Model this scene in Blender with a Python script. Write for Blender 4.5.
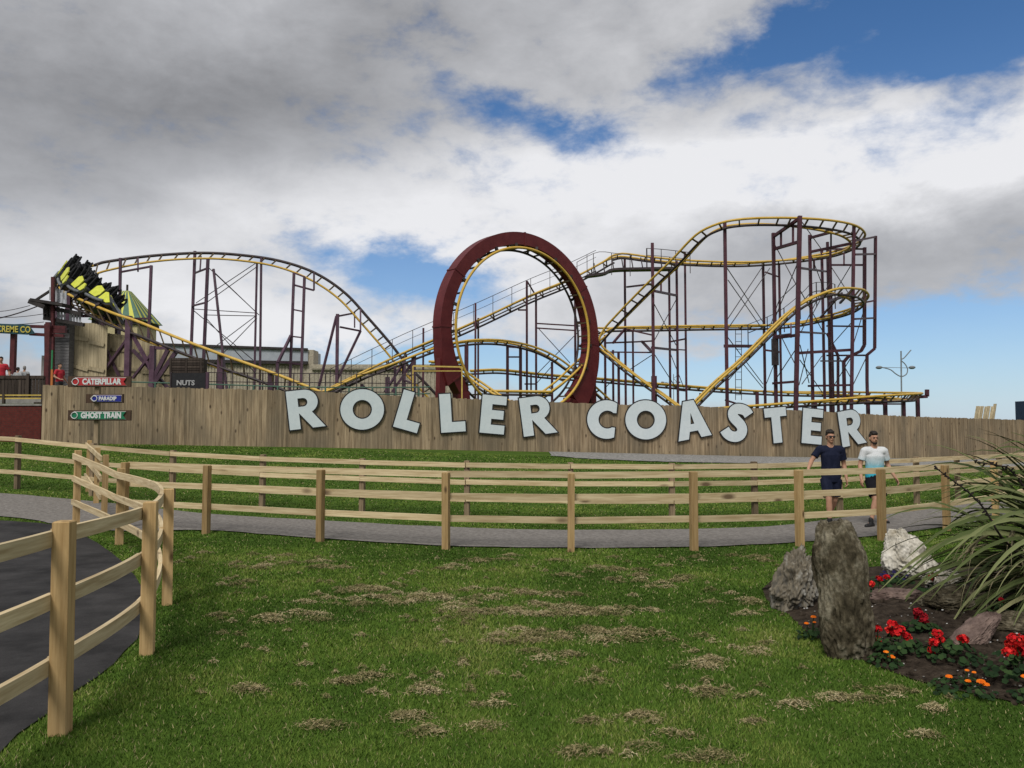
import bpy, bmesh, math, random
import numpy as np
from mathutils import Vector, Matrix, noise as mnoise
R = math.radians
random.seed(7)
for o in list(bpy.data.objects): bpy.data.objects.remove(o)
SC = bpy.context.scene
COL = SC.collection

# ------------------------------------------------------------------ camera
EYE = 1.85
FPX = 800.0
PITCH = math.atan(41/FPX)
cam = bpy.data.cameras.new('camera'); cam.sensor_width = 36; cam.lens = FPX/1024*36
cam.clip_end = 8000; cam.clip_start = 0.05
camo = bpy.data.objects.new('camera', cam); COL.objects.link(camo)
camo.location = (0, 0, EYE); camo.rotation_euler = (math.pi/2+PITCH, 0, 0)
SC.camera = camo

# ------------------------------------------------------------------ world
def NG(nt):
    """tiny expression helper for math nodes"""
    def m(op, a, b=None, c=None, clamp=False):
        n = nt.nodes.new('ShaderNodeMath'); n.operation = op; n.use_clamp = clamp
        for i, v in enumerate((a, b, c)):
            if v is None: continue
            if isinstance(v, (int, float)): n.inputs[i].default_value = v
            else: nt.links.new(v, n.inputs[i])
        return n.outputs[0]
    return m
SUN_EL, SUN_AZ = 50, 200     # azimuth: 0 = +Y (ahead), clockwise
w = bpy.data.worlds.new('World'); SC.world = w; w.use_nodes = True
nt = w.node_tree; nt.nodes.clear()
m = NG(nt)
out = nt.nodes.new('ShaderNodeOutputWorld'); bg = nt.nodes.new('ShaderNodeBackground')
nt.links.new(bg.outputs[0], out.inputs[0]); bg.inputs[1].default_value = 0.1
sky = nt.nodes.new('ShaderNodeTexSky'); sky.sky_type = 'NISHITA'; sky.sun_disc = False
sky.sun_elevation = R(SUN_EL); sky.sun_rotation = R(SUN_AZ); sky.air_density = 1.0; sky.dust_density = 0.6; sky.ozone_density = 2.0
tc = nt.nodes.new('ShaderNodeTexCoord'); sx = nt.nodes.new('ShaderNodeSeparateXYZ')
nt.links.new(tc.outputs['Generated'], sx.inputs[0])
X, Y, Z = sx.outputs
az0 = m('MULTIPLY', m('ARCTAN2', X, Y), 57.2958)
el0 = m('MULTIPLY', m('ARCSINE', Z), 57.2958)
zz = m('ADD', m('MAXIMUM', Z, 0.0), 0.10)
cp = nt.nodes.new('ShaderNodeCombineXYZ')
nt.links.new(m('DIVIDE', X, zz), cp.inputs[0]); nt.links.new(m('DIVIDE', Y, zz), cp.inputs[1])
def noise(scale, detail=8, rough=.55, off=0, vec=None, dist=0):
    n = nt.nodes.new('ShaderNodeTexNoise'); n.noise_dimensions = '3D'
    n.inputs['Scale'].default_value = scale; n.inputs['Detail'].default_value = detail
    n.inputs['Roughness'].default_value = rough; n.inputs['Distortion'].default_value = dist
    mp = nt.nodes.new('ShaderNodeMapping'); mp.inputs['Location'].default_value = (off, off*.7, off*1.3)
    nt.links.new(vec or tc.outputs['Generated'], mp.inputs[0]); nt.links.new(mp.outputs[0], n.inputs[0])
    return n.outputs[0]
# puffy 3d noise (sphere space, squashed vertically near the horizon) and layer noise
sq = nt.nodes.new('ShaderNodeMapping'); sq.inputs['Scale'].default_value = (1, 1, 1.9)
nt.links.new(tc.outputs['Generated'], sq.inputs[0])
nA = noise(3.6, 12, .60, 3.1, sq.outputs[0], .15)
nB = noise(.8, 5, .5, 1.7, cp.outputs[0], .0)
nC = noise(10.0, 9, .62, 7.3, sq.outputs[0], .2)
nD = noise(2.2, 6, .5, 11.3, sq.outputs[0])
wa = m('MULTIPLY', m('SUBTRACT', nD, .5), 16)
wb = m('MULTIPLY', m('SUBTRACT', nA, .5), 8)
az = m('ADD', az0, wa); el = m('ADD', el0, wb)
def blob(a, e, sa, se, amp, slope=0.0):
    da = m('SUBTRACT', az, a); de = m('SUBTRACT', el, e)
    if slope: de = m('SUBTRACT', de, m('MULTIPLY', da, slope))
    q = m('ADD', m('POWER', m('ABSOLUTE', m('DIVIDE', da, sa)), 2), m('POWER', m('ABSOLUTE', m('DIVIDE', de, se)), 2))
    return m('MULTIPLY', m('EXPONENT', m('MULTIPLY', q, -1)), amp)
def total(base, L):
    s = base
    for b in L: s = m('ADD', s, blob(*b))
    return s
cov = total(0.98, [
    (31, 23.5, 9.0, 4.0, -1.25, .10),
    (19, 23.8, 8.0, 2.6, -.85, .28),
    (4, 21.0, 10, 1.7, -.62, -.28),
    (-9.5, 10.6, 7.0, 2.2, -1.0, -.12),
    (-17, 3.6, 16, 1.2, -.60),
    (12, 4.0, 20, 2.8, -1.0),
    (32, 3.5, 12, 4.0, -1.0),
    (17, 22.0, 8, 1.3, .50, .30), (29, 20.5, 7, .9, .35, .1)])
cov = m('ADD', cov, m('MULTIPLY', m('SUBTRACT', nA, .5), 1.3))
cov = m('ADD', cov, m('MULTIPLY', m('SUBTRACT', nC, .5), 1.25))
nE = noise(30.0, 6, .6, 2.2, sq.outputs[0], .0)
cov = m('ADD', cov, m('MULTIPLY', m('SUBTRACT', nE, .5), .55))
mr = nt.nodes.new('ShaderNodeMapRange'); mr.interpolation_type = 'SMOOTHSTEP'
nt.links.new(cov, mr.inputs[0]); mr.inputs[1].default_value = .20; mr.inputs[2].default_value = .88
alpha = m('MULTIPLY', mr.outputs[0], .97)
val = total(0.535, [
    (-25, 21, 17, 5.0, -.31, .10),
    (-9, 27, 9, 3.0, -.10),
    (-36, 15, 10, 2.5, -.10),
    (24, 17.0, 16, 2.8, .62, -.03),
    (3, 17.5, 9, 3.0, .28),
    (-15, 14.5, 12, 3.0, .30),
    (-26, 8, 14, 4.0, .30),
    (0, 12, 10, 4, .26),
    (17, 11.2, 17, 2.4, -.09, -.05),
    (32, 10.5, 9, 2.6, -.05),
    (-12, 6, 10, 2.0, .25),
    (-33, 6.0, 9, 1.3, -.14),
    (8, 27, 9, 3, .02)])
val = m('ADD', val, m('MULTIPLY', m('SUBTRACT', nA, .5), .48))
val = m('ADD', val, m('MULTIPLY', m('SUBTRACT', nC, .5), .34))
val = m('ADD', val, m('MULTIPLY', m('SUBTRACT', nB, .5), .12))
# edges of clouds are thinner and brighter
val = m('MAXIMUM', m('MINIMUM', val, .86), .13)
cc = nt.nodes.new('ShaderNodeValToRGB')
e = cc.color_ramp.elements; e[0].position = .1; e[0].color = (1.75, 1.75, 1.82, 1); e[1].position = .9; e[1].color = (8.9, 8.9, 9.1, 1)
k = cc.color_ramp.elements.new(.5); k.color = (4.7, 4.75, 4.95, 1)
nt.links.new(val, cc.inputs[0])
# blue of the clear sky: nishita, pale at the horizon and deeper above
tint = nt.nodes.new('ShaderNodeMix'); tint.data_type = 'RGBA'; tint.blend_type = 'MULTIPLY'; tint.inputs[0].default_value = 1
nt.links.new(sky.outputs[0], tint.inputs[6])
tr = nt.nodes.new('ShaderNodeValToRGB'); nt.links.new(m('DIVIDE', m('MAXIMUM', el0, 0), 30), tr.inputs[0])
tr.color_ramp.elements[0].position = .05; tr.color_ramp.elements[0].color = (.62, .86, 1.12, 1)
tr.color_ramp.elements[1].position = .8; tr.color_ramp.elements[1].color = (.42, .72, 1.0, 1)
nt.links.new(tr.outputs[0], tint.inputs[7])
# thin bright veil toward the horizon
veil = nt.nodes.new('ShaderNodeMix'); veil.data_type = 'RGBA'
nt.links.new(m('MULTIPLY', m('EXPONENT', m('DIVIDE', m('MAXIMUM', el0, 0), -7.0)), m('ADD', .35, m('MULTIPLY', nA, .55))), veil.inputs[0])
nt.links.new(tint.outputs[2], veil.inputs[6]); veil.inputs[7].default_value = (6.6, 7.6, 8.8, 1)
mx = nt.nodes.new('ShaderNodeMix'); mx.data_type = 'RGBA'
nt.links.new(alpha, mx.inputs[0]); nt.links.new(veil.outputs[2], mx.inputs[6]); nt.links.new(cc.outputs[0], mx.inputs[7])
nt.links.new(mx.outputs[2], bg.inputs[0])

sl = bpy.data.lights.new('sun', 'SUN'); sl.energy = 2.6; sl.angle = R(14); sl.color = (1, .96, .9)
sl.angle = R(20); so = bpy.data.objects.new('sun', sl); COL.objects.link(so)
a, e_ = R(SUN_AZ), R(SUN_EL)
sd = Vector((math.sin(a)*math.cos(e_), math.cos(a)*math.cos(e_), math.sin(e_)))
so.rotation_euler = sd.to_track_quat('Z', 'Y').to_euler(); so.location = (0, -5, 30)
SC.view_settings.view_transform = 'Standard'; SC.view_settings.look = 'None'
SC.view_settings.exposure = 0; SC.view_settings.gamma = 1

# ------------------------------------------------------------------ helpers
def ray(px, py):
    a = (px-512)/FPX; b = (384-py)/FPX
    c, s = math.cos(PITCH), math.sin(PITCH)
    return Vector((a, c-b*s, s+b*c))
def P(px, py, Yd):
    d = ray(px, py); t = Yd/d.y
    return Vector((d.x*t, Yd, EYE+d.z*t))
def sstep(t):
    t = np.clip(t, 0, 1); return t*t*(3-2*t)
def terr(x, y):
    x = np.asarray(x, float); y = np.asarray(y, float)
    xc = np.clip(x, -28, 34)
    g = .62-.026*xc
    y0 = 14.2+.33*np.clip(xc, -14, 12)
    yf = 33+.25*np.clip(xc+15, 0, 60)
    t = np.clip((y-y0)/(yf-y0), 0, 1)
    return g*(t*.55+.45*t*t*(3-2*t))
def tz(x, y): return float(terr(x, y))
def gnd(px, py):
    d = ray(px, py); t = 2.0
    for i in range(4000):
        p = Vector((0, 0, EYE))+d*t
        if p.z <= tz(p.x, p.y): break
        t += .02 if t < 30 else .05
    return Vector((p.x, p.y, tz(p.x, p.y)))

def tag(o, label=None, cat=None, group=None, kind=None):
    if label: o['label'] = label
    if cat: o['category'] = cat
    if group: o['group'] = group
    if kind: o['kind'] = kind
    return o
BASE = {}
def thing(name, loc, label, cat, group=None):
    o = bpy.data.objects.new(name, None); COL.objects.link(o); o.location = loc
    o.empty_display_size = .3
    BASE[o.name] = Vector(loc)
    return tag(o, label, cat, group)

class MB:
    def __init__(s): s.v = []; s.f = []; s.t = []; s.tone = 0.5; s.mi = []; s.m = 0
    def add(s, vs, fs):
        b = len(s.v)
        s.v += [tuple(v) for v in vs]; s.f += [tuple(i+b for i in f) for f in fs]
        s.t += [s.tone]*len(vs); s.mi += [s.m]*len(fs)
    def obox(s, c, ax, ay, az_):
        c = Vector(c); vs = []
        for k in (-1, 1):
            for j in (-1, 1):
                for i in (-1, 1): vs.append(c+ax*i+ay*j+az_*k)
        s.add(vs, [(0,2,3,1),(4,5,7,6),(0,1,5,4),(2,6,7,3),(0,4,6,2),(1,3,7,5)])
    def box(s, x0, x1, y0, y1, z0, z1):
        s.obox(((x0+x1)/2,(y0+y1)/2,(z0+z1)/2), Vector(((x1-x0)/2,0,0)), Vector((0,(y1-y0)/2,0)), Vector((0,0,(z1-z0)/2)))
    def bar(s, a, b, w, h=None, up=Vector((0,0,1))):
        a = Vector(a); b = Vector(b); h = h or w; d = b-a; L = d.length
        if L < 1e-6: return
        d /= L
        if abs(d.dot(up)) > .98: up = Vector((0,1,0))
        x = d.cross(up).normalized(); u = x.cross(d).normalized()
        s.obox((a+b)/2, d*(L/2), x*(w/2), u*(h/2))
    def tube(s, pts, r, n=8, closed=False, cap=True, flat=None):
        """sweep a round section; r number or list; flat=(sx,sy) squash with x axis ~ world X"""
        pts = [Vector(p) for p in pts]; N = len(pts)
        if not isinstance(r, (list, tuple)): r = [r]*N
        vs = []; x = None
        for i, p in enumerate(pts):
            if closed: t = pts[(i+1) % N]-pts[i-1]
            else: t = pts[min(i+1, N-1)]-pts[max(i-1, 0)]
            if t.length < 1e-9: t = Vector((0,0,1))
            t.normalize()
            if x is None:
                ref = Vector((1,0,0)) if abs(t.x) < .9 else Vector((0,0,1))
                x = (ref-t*ref.dot(t)).normalized()
            else:
                x = (x-t*x.dot(t)).normalized()
            y = t.cross(x)
            fx, fy = (1, 1) if flat is None else (flat[i] if isinstance(flat, list) else flat)
            for k in range(n):
                a = 2*math.pi*k/n
                vs.append(p+x*(math.cos(a)*r[i]*fx)+y*(math.sin(a)*r[i]*fy))
        fs = []
        for i in range(N if closed else N-1):
            j = (i+1) % N
            for k in range(n):
                l = (k+1) % n
                fs.append((i*n+k, i*n+l, j*n+l, j*n+k))
        if cap and not closed:
            fs.append(tuple(range(n))[::-1]); fs.append(tuple((N-1)*n+k for k in range(n)))
        s.add(vs, fs)
    def sphere(s, c, rx, ry=None, rz=None, nu=12, nv=8, rot=None):
        ry = ry or rx; rz = rz or rx; c = Vector(c); vs = []; fs = []
        for j in range(1, nv):
            ph = math.pi*j/nv
            for i in range(nu):
                a = 2*math.pi*i/nu
                v = Vector((rx*math.sin(ph)*math.cos(a), ry*math.sin(ph)*math.sin(a), rz*math.cos(ph)))
                if rot: v = rot @ v
                vs.append(c+v)
        t = Vector((0,0,rz)); b = Vector((0,0,-rz))
        if rot: t = rot @ t; b = rot @ b
        vs += [c+t, c+b]; nt_ = len(vs)-2
        for j in range(nv-2):
            for i in range(nu):
                k = (i+1) % nu
                fs.append((j*nu+i, (j+1)*nu+i, (j+1)*nu+k, j*nu+k))
        for i in range(nu):
            k = (i+1) % nu
            fs.append((nt_, i, k)); fs.append((nt_+1, (nv-2)*nu+k, (nv-2)*nu+i))
        s.add(vs, fs)
    def build(s, name, mat, parent=None, smooth=False, label=None, base=None):
        b = base if base is not None else (BASE.get(parent.name, Vector()) if parent else Vector())
        me = bpy.data.meshes.new(name)
        me.from_pydata([(v[0]-b[0], v[1]-b[1], v[2]-b[2]) for v in s.v], [], s.f)
        at = me.attributes.new('tone', 'FLOAT', 'POINT'); at.data.foreach_set('value', s.t)
        for mm in (mat if isinstance(mat, (list, tuple)) else [mat]): me.materials.append(mm)
        if isinstance(mat, (list, tuple)): me.polygons.foreach_set('material_index', s.mi)
        if smooth: me.polygons.foreach_set('use_smooth', [True]*len(me.polygons))
        me.update()
        o = bpy.data.objects.new(name, me); COL.objects.link(o)
        if parent: o.parent = parent; BASE[o.name] = Vector(b)
        elif base is not None: o.location = base; BASE[o.name] = Vector(b)
        else: BASE[o.name] = Vector((0,0,0))
        if label: o['label'] = label
        return o

def catmull(pts, n):
    """resample a list of equal-length tuples/vectors with a centripetal-ish catmull rom, n samples"""
    A = np.array([list(p) for p in pts], float)
    L = np.r_[0, np.cumsum(np.sqrt(np.maximum(np.linalg.norm(np.diff(A[:, :3], axis=0), axis=1), 1e-6)))]
    q = np.linspace(0, L[-1], n*4); out_ = []
    for t in q:
        i = min(max(np.searchsorted(L, t)-1, 0), len(A)-2)
        p1, p2 = A[i], A[i+1]
        h = L[i+1]-L[i]; u = (t-L[i])/h
        m1 = (A[i+1]-A[i-1])/(L[i+1]-L[i-1])*h if i > 0 else (p2-p1)
        m2 = (A[i+2]-A[i])/(L[i+2]-L[i])*h if i < len(A)-2 else (p2-p1)
        out_.append((2*u**3-3*u**2+1)*p1+(u**3-2*u**2+u)*m1+(-2*u**3+3*u**2)*p2+(u**3-u**2)*m2)
    O = np.array(out_)
    D = np.r_[0, np.cumsum(np.linalg.norm(np.diff(O[:, :3], axis=0), axis=1))]
    q = np.linspace(0, D[-1], n)
    return np.stack([np.interp(q, D, O[:, k]) for k in range(O.shape[1])], 1)
def poly_len(A): return float(np.linalg.norm(np.diff(A[:, :3], axis=0), axis=1).sum())

# ------------------------------------------------------------------ materials
MATS = {}
def mat(name, c1, c2=None, rough=.7, scale=4.0, stretch=(1,1,1), metal=0, bump=.0, tone=0.0, detail=6, c3=None, spec=.3, nr=.62, p0=.35, p1=.65, coords='Object', fine=0, fa=1.1):
    if name in MATS: return MATS[name]
    M = bpy.data.materials.new(name); M.use_nodes = True; n = M.node_tree; mm = NG(n)
    b = n.nodes['Principled BSDF']; b.inputs['Roughness'].default_value = rough; b.inputs['Metallic'].default_value = metal
    b.inputs['Specular IOR Level'].default_value = spec
    c2 = c2 or c1
    tcn = n.nodes.new('ShaderNodeTexCoord'); mp = n.nodes.new('ShaderNodeMapping'); mp.inputs['Scale'].default_value = stretch
    n.links.new(tcn.outputs[coords], mp.inputs[0])
    nz = n.nodes.new('ShaderNodeTexNoise'); nz.inputs['Scale'].default_value = scale; nz.inputs['Detail'].default_value = detail; nz.inputs['Roughness'].default_value = nr
    n.links.new(mp.outputs[0], nz.inputs[0])
    rp = n.nodes.new('ShaderNodeValToRGB'); n.links.new(nz.outputs[0], rp.inputs[0])
    E = rp.color_ramp.elements; E[0].position = p0; E[0].color = (*c1, 1); E[1].position = p1; E[1].color = (*c2, 1)
    if c3: q = E.new((p0+p1)/2); q.color = (*c3, 1)
    colo = rp.outputs[0]
    def mul(colsock, fac):
        v = n.nodes.new('ShaderNodeMix'); v.data_type = 'RGBA'; v.blend_type = 'MULTIPLY'; v.inputs[0].default_value = 1
        n.links.new(colsock, v.inputs[6])
        cb = n.nodes.new('ShaderNodeCombineColor')
        for i in range(3): n.links.new(fac, cb.inputs[i])
        n.links.new(cb.outputs[0], v.inputs[7]); return v.outputs[2]
    if tone:
        at = n.nodes.new('ShaderNodeAttribute'); at.attribute_name = 'tone'
        colo = mul(colo, mm('ADD', mm('MULTIPLY', at.outputs['Fac'], 2*tone), 1-tone))
    if fine:
        nf = n.nodes.new('ShaderNodeTexNoise'); nf.inputs['Scale'].default_value = fine; nf.inputs['Detail'].default_value = 5
        n.links.new(mp.outputs[0], nf.inputs[0])
        colo = mul(colo, mm('ADD', mm('MULTIPLY', nf.outputs[0], fa), 1-fa/2))
    n.links.new(colo, b.inputs['Base Color'])
    if bump:
        bp = n.nodes.new('ShaderNodeBump'); bp.inputs['Strength'].default_value = bump; bp.inputs["Distance"].default_value = .03
        n.links.new(nz.outputs[0], bp.inputs['Height']); n.links.new(bp.outputs[0], b.inputs['Normal'])
    MATS[name] = M; M['_b'] = 1
    return M
def knotty(name, c1, c2, dark, axis, tone=.2, knots=3.0, gr=30, weather=None, spec=.15, attr=False):
    """wood with grain running along one axis (0,1,2) and dark knots"""
    if name in MATS: return MATS[name]
    st = [1,1,1]; st[axis] = .06
    M = mat(name, c1, c2, .85, gr, tuple(st), tone=tone, detail=5, spec=spec)
    n = M.node_tree; mm = NG(n); b = n.nodes['Principled BSDF']
    src = b.inputs['Base Color'].links[0].from_socket
    tcn = n.nodes.new('ShaderNodeTexCoord'); mp = n.nodes.new('ShaderNodeMapping')
    s2 = [1,1,1]; s2[axis] = .45; mp.inputs['Scale'].default_value = s2
    n.links.new(tcn.outputs['Object'], mp.inputs[0])
    vo = n.nodes.new('ShaderNodeTexVoronoi'); vo.inputs['Scale'].default_value = knots; n.links.new(mp.outputs[0], vo.inputs[0])
    rk = n.nodes.new('ShaderNodeMapRange'); n.links.new(vo.outputs['Distance'], rk.inputs[0])
    rk.inputs[1].default_value = .07; rk.inputs[2].default_value = .17; rk.inputs[3].default_value = .85; rk.inputs[4].default_value = 0
    v = n.nodes.new('ShaderNodeMix'); v.data_type = 'RGBA'; n.links.new(rk.outputs[0], v.inputs[0]); n.links.new(src, v.inputs[6]); v.inputs[7].default_value = (*dark, 1)
    o_ = v.outputs[2]
    if weather:
        nz = n.nodes.new('ShaderNodeTexNoise'); nz.inputs['Scale'].default_value = .9; nz.inputs['Detail'].default_value = 6; n.links.new(mp.outputs[0], nz.inputs[0])
        r2 = n.nodes.new('ShaderNodeMapRange'); n.links.new(nz.outputs[0], r2.inputs[0]); r2.inputs[1].default_value = .42; r2.inputs[2].default_value = .68; r2.inputs[4].default_value = .7
        v2 = n.nodes.new('ShaderNodeMix'); v2.data_type = 'RGBA'; n.links.new(r2.outputs[0], v2.inputs[0]); n.links.new(o_, v2.inputs[6]); v2.inputs[7].default_value = (*weather, 1); o_ = v2.outputs[2]
    n.links.new(o_, b.inputs['Base Color'])
    if attr:
        ga_ = n.nodes.new('ShaderNodeAttribute'); ga_.attribute_name = 'grain'
        for nd in n.nodes:
            if nd.type == 'MAPPING': n.links.new(ga_.outputs['Vector'], nd.inputs[0])
    return M
# ------------------------------------------------------------------ ground
def inpoly(px_, py_, poly):
    x = np.asarray(px_); y = np.asarray(py_); r = np.zeros(x.shape, bool); n_ = len(poly); j = n_-1
    for i in range(n_):
        xi, yi = poly[i]; xj, yj = poly[j]
        c = ((yi > y) != (yj > y)) & (x < (xj-xi)*(y-yi)/(yj-yi+1e-12)+xi)
        r ^= c; j = i
    return r
grass_ground = mat('grass_ground', (.042,.078,.012), (.078,.125,.020), .95, 1.3, detail=8, c3=(.056,.100,.015), fine=60, spec=.05, bump=.4)
def axis_grid(fine0, fine1, step, ext):
    a = list(np.arange(fine0, fine1+1e-6, step))
    lo = [fine0-d for d in ext][::-1]; hi = [a[-1]+d for d in ext]
    return np.array(lo+a+hi)
gx = axis_grid(-40, 46, .5, [2,5,12,30,80,200,600,2000,6000]); gy = axis_grid(-6, 60, .5, [2,5,12,30,80,200,600,2000,6000])
GX, GY = np.meshgrid(gx, gy); GZ = terr(GX, GY)
gm = MB(); nx, ny = len(gx), len(gy)
gm.add(list(zip(GX.ravel(), GY.ravel(), GZ.ravel())), [(j*nx+i, j*nx+i+1, (j+1)*nx+i+1, (j+1)*nx+i) for j in range(ny-1) for i in range(nx-1)])
tag(gm.build('ground', grass_ground, smooth=True), kind='structure')

def strip(name, m_, A, B, off, cross=10, seg=.35, wob=0):
    """sheet between two edge polylines given as (x,y) lists"""
    n_ = int(max(poly_len(np.c_[np.array(A), np.zeros(len(A))]), 2)/seg)
    a = catmull([(p[0], p[1], 0) for p in A], n_); b = catmull([(p[0], p[1], 0) for p in B], n_)
    mb = MB(); vs = []
    for i in range(n_):
        for k in range(cross+1):
            t = k/cross; x = a[i][0]*(1-t)+b[i][0]*t; y = a[i][1]*(1-t)+b[i][1]*t
            if wob and k in (0, cross):
                x += wob*mnoise.noise(Vector((x*3, y*3, 0))); y += wob*mnoise.noise(Vector((x*3, y*3, 9)))
            vs.append((x, y, tz(x, y)+off))
    W = cross+1
    mb.add(vs, [(i*W+k, (i+1)*W+k, (i+1)*W+k+1, i*W+k+1) for i in range(n_-1) for k in range(cross)])
    return tag(mb.build(name, m_, smooth=True), kind='structure'), [(p[0], p[1]) for p in a]+[(p[0], p[1]) for p in b[::-1]]
g2 = lambda L: [tuple(gnd(*p)[:2]) for p in L]
path_grey = mat('path_grey', (.13,.12,.108), (.235,.218,.2), .9, 16.0, detail=10, fine=90, spec=.1, bump=.3)
tarmac_m = mat('tarmac', (.017,.0165,.017), (.045,.043,.043), .85, 2.0, detail=10, fine=120, spec=.15, bump=.4)
near_e = [(-420,496),(-200,506),(0,517),(61,526),(118,532),(206,531),(300,538),(446,547),(565,549),(694,548),(800,543),(882,536),(947,527),(1000,519),(1060,512),(1200,500)]
far_e = [(-400,476),(-200,483),(0,494),(60,499),(120,505),(180,512),(240,517),(320,521.5),(446,528),(565,531),(700,530),(790,525.5),(880,513),(950,506),(1024,500),(1180,490)]
path_o, path_poly = strip('path', path_grey, g2(near_e), g2(far_e), .022, wob=.06)
tar_r = [(-420,500),(-200,511),(0,521),(50,525),(68,530),(91,540),(108,551),(127,567),(139,583),(144,604),(139,636),(125,655),(98,678),(66,700),(2,752)]
tr2 = g2(tar_r); tr2 += [(-2.6,3.2),(-3.6,1.5),(-5,-1),(-6,-5)]
tl2 = [(-45, p[1]) for p in tr2]
tar_o, tar_poly = strip('tarmac_road', tarmac_m, tr2, tl2, .012, cross=24, wob=.03)

# gravel strip by the boarded fence
FENCE_PX = [(43,385,32.5),(150,387,33.8),(300,391,35.6),(420,397,36.8),(520,400.5,37.8),(600,404,38.4),(690,406,38.8),(760,408.5,39.3),(840,412.5,40.5),(900,416,42),(960,418,44.5),(1024,420,47.5),(1100,422,51.5),(1180,424,56)]
FT = [P(*p) for p in FENCE_PX]
gravel_m = mat('gravel', (.12,.115,.105), (.34,.33,.31), .95, 9, detail=8, fine=40, bump=.6, spec=.1)
ga = [(p.x, p.y-.25) for p in [P(548,402,38.0)]+FT[5:]]; gb = g2([(552,456.3),(585,459),(640,461.5),(700,463),(760,464),(830,465),(880,466),(930,467),(1024,468)])
gravel_o, gravel_poly = strip('gravel', gravel_m, ga, gb, .03, wob=.2)
# bed of soil for the planting
soil_px = [(762,590),(778,578),(806,572),(850,569),(900,566),(960,562),(1040,556),(1180,552),(1260,640),(1200,760),(1100,728),(1024,706),(985,698),(940,688),(905,678),(872,665),(838,652),(806,632),(784,612),(768,602)]
SOILP = g2(soil_px)
soil_m = mat('soil', (.020,.015,.011), (.060,.046,.034), .95, 12, detail=10, bump=1.0, fine=50, spec=.05)
cx_ = sum(p[0] for p in SOILP)/len(SOILP); cy_ = sum(p[1] for p in SOILP)/len(SOILP)
sp = catmull([(p[0], p[1], 0) for p in SOILP+[SOILP[0]]], 160)
def soil_h(t): return .012+.15*(1-t**2.2)
sm = MB(); vs = []; fs = []; RN = 26
for r_ in range(RN+1):
    t = 1-r_/RN*.999
    for i in range(160):
        x = cx_+(sp[i][0]-cx_)*t; y = cy_+(sp[i][1]-cy_)*t
        h = soil_h(t)+ (mnoise.noise(Vector((x*4, y*4, 1)))*.035+mnoise.noise(Vector((x*14, y*14, 1)))*.02)*min(1, (1-t)*8)
        vs.append((x, y, max(h, .008)))
for r_ in range(RN):
    for i in range(160):
        k = (i+1) % 160
        fs.append((r_*160+i, r_*160+k, (r_+1)*160+k, (r_+1)*160+i))
sm.add(vs, fs)
tag(sm.build('flower_bed', soil_m, smooth=True), 'dark bare soil of the raised flower bed at the right', None, None, 'structure')
def bedz(x, y):
    # height of the bed at a point, by its polar position
    best = 9
    ang = math.atan2(y-cy_, x-cx_); d = math.hypot(x-cx_, y-cy_)
    bi = min(range(160), key=lambda i: abs(math.remainder(math.atan2(sp[i][1]-cy_, sp[i][0]-cx_)-ang, 2*math.pi)))
    R0 = math.hypot(sp[bi][0]-cx_, sp[bi][1]-cy_); t = d/R0
    return soil_h(t) if t < 1 else 0
def bedpt(px, py):
    p = gnd(px, py)
    for _ in range(6):
        z = bedz(p.x, p.y); d = ray(px, py); t = (z-EYE)/d.z
        p = Vector((0,0,EYE))+d*t
    return p

# grass blades, everywhere the lawn is close enough to show them
def mats_blade(name, ramp, tr=.0):
    M = bpy.data.materials.new(name); M.use_nodes = True; n = M.node_tree; b = n.nodes['Principled BSDF']
    at = n.nodes.new('ShaderNodeAttribute'); at.attribute_name = 'tone'; rp = n.nodes.new('ShaderNodeValToRGB'); n.links.new(at.outputs['Fac'], rp.inputs[0])
    E = rp.color_ramp.elements
    E[0].position = ramp[0][0]; E[0].color = (*ramp[0][1], 1); E[1].position = ramp[-1][0]; E[1].color = (*ramp[-1][1], 1)
    for p_, c_ in ramp[1:-1]:
        q = E.new(p_); q.color = (*c_, 1)
    n.links.new(rp.outputs[0], b.inputs['Base Color']); b.inputs['Roughness'].default_value = .75; b.inputs['Specular IOR Level'].default_value = .12
    return M
rng = np.random.default_rng(5)
def vnoise(x, y, s, seed):
    """cheap smooth value noise, vectorised"""
    xs = x*s+seed*17.3; ys = y*s+seed*9.1
    xi = np.floor(xs).astype(int); yi = np.floor(ys).astype(int); fx = xs-xi; fy = ys-yi
    fx = fx*fx*(3-2*fx); fy = fy*fy*(3-2*fy)
    def h(a, b):
        v = np.sin(a*127.1+b*311.7+seed*74.7)*43758.5453; return v-np.floor(v)
    return (h(xi,yi)*(1-fx)+h(xi+1,yi)*fx)*(1-fy)+(h(xi,yi+1)*(1-fx)+h(xi+1,yi+1)*fx)*fy
def tri_mesh(name, V, T, m_):
    n_ = len(V)//3
    me = bpy.data.meshes.new(name); me.vertices.add(len(V)); me.vertices.foreach_set('co', V.astype(np.float32).ravel())
    me.loops.add(len(V)); me.loops.foreach_set('vertex_index', np.arange(len(V), dtype=np.int32))
    me.polygons.add(n_); me.polygons.foreach_set('loop_start', np.arange(0, len(V), 3, dtype=np.int32)); me.polygons.foreach_set('loop_total', np.full(n_, 3, np.int32))
    at = me.attributes.new('tone', 'FLOAT', 'POINT'); at.data.foreach_set('value', np.repeat(T, 3).astype(np.float32))
    me.materials.append(m_); me.update(calc_edges=True); me.validate()
    o = bpy.data.objects.new(name, me); COL.objects.link(o); return o
NB = 900000
u = rng.random(NB); yb = 2.9*(34/2.9)**u
yb = np.where(rng.random(NB) < .35, 3+12*rng.random(NB), yb)
xb = (rng.random(NB)*2-1)*(.70*yb+.6)
ok = ~inpoly(xb, yb, path_poly) & ~inpoly(xb, yb, tar_poly) & ~inpoly(xb, yb, SOILP) & ~inpoly(xb, yb, gravel_poly)
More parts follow.
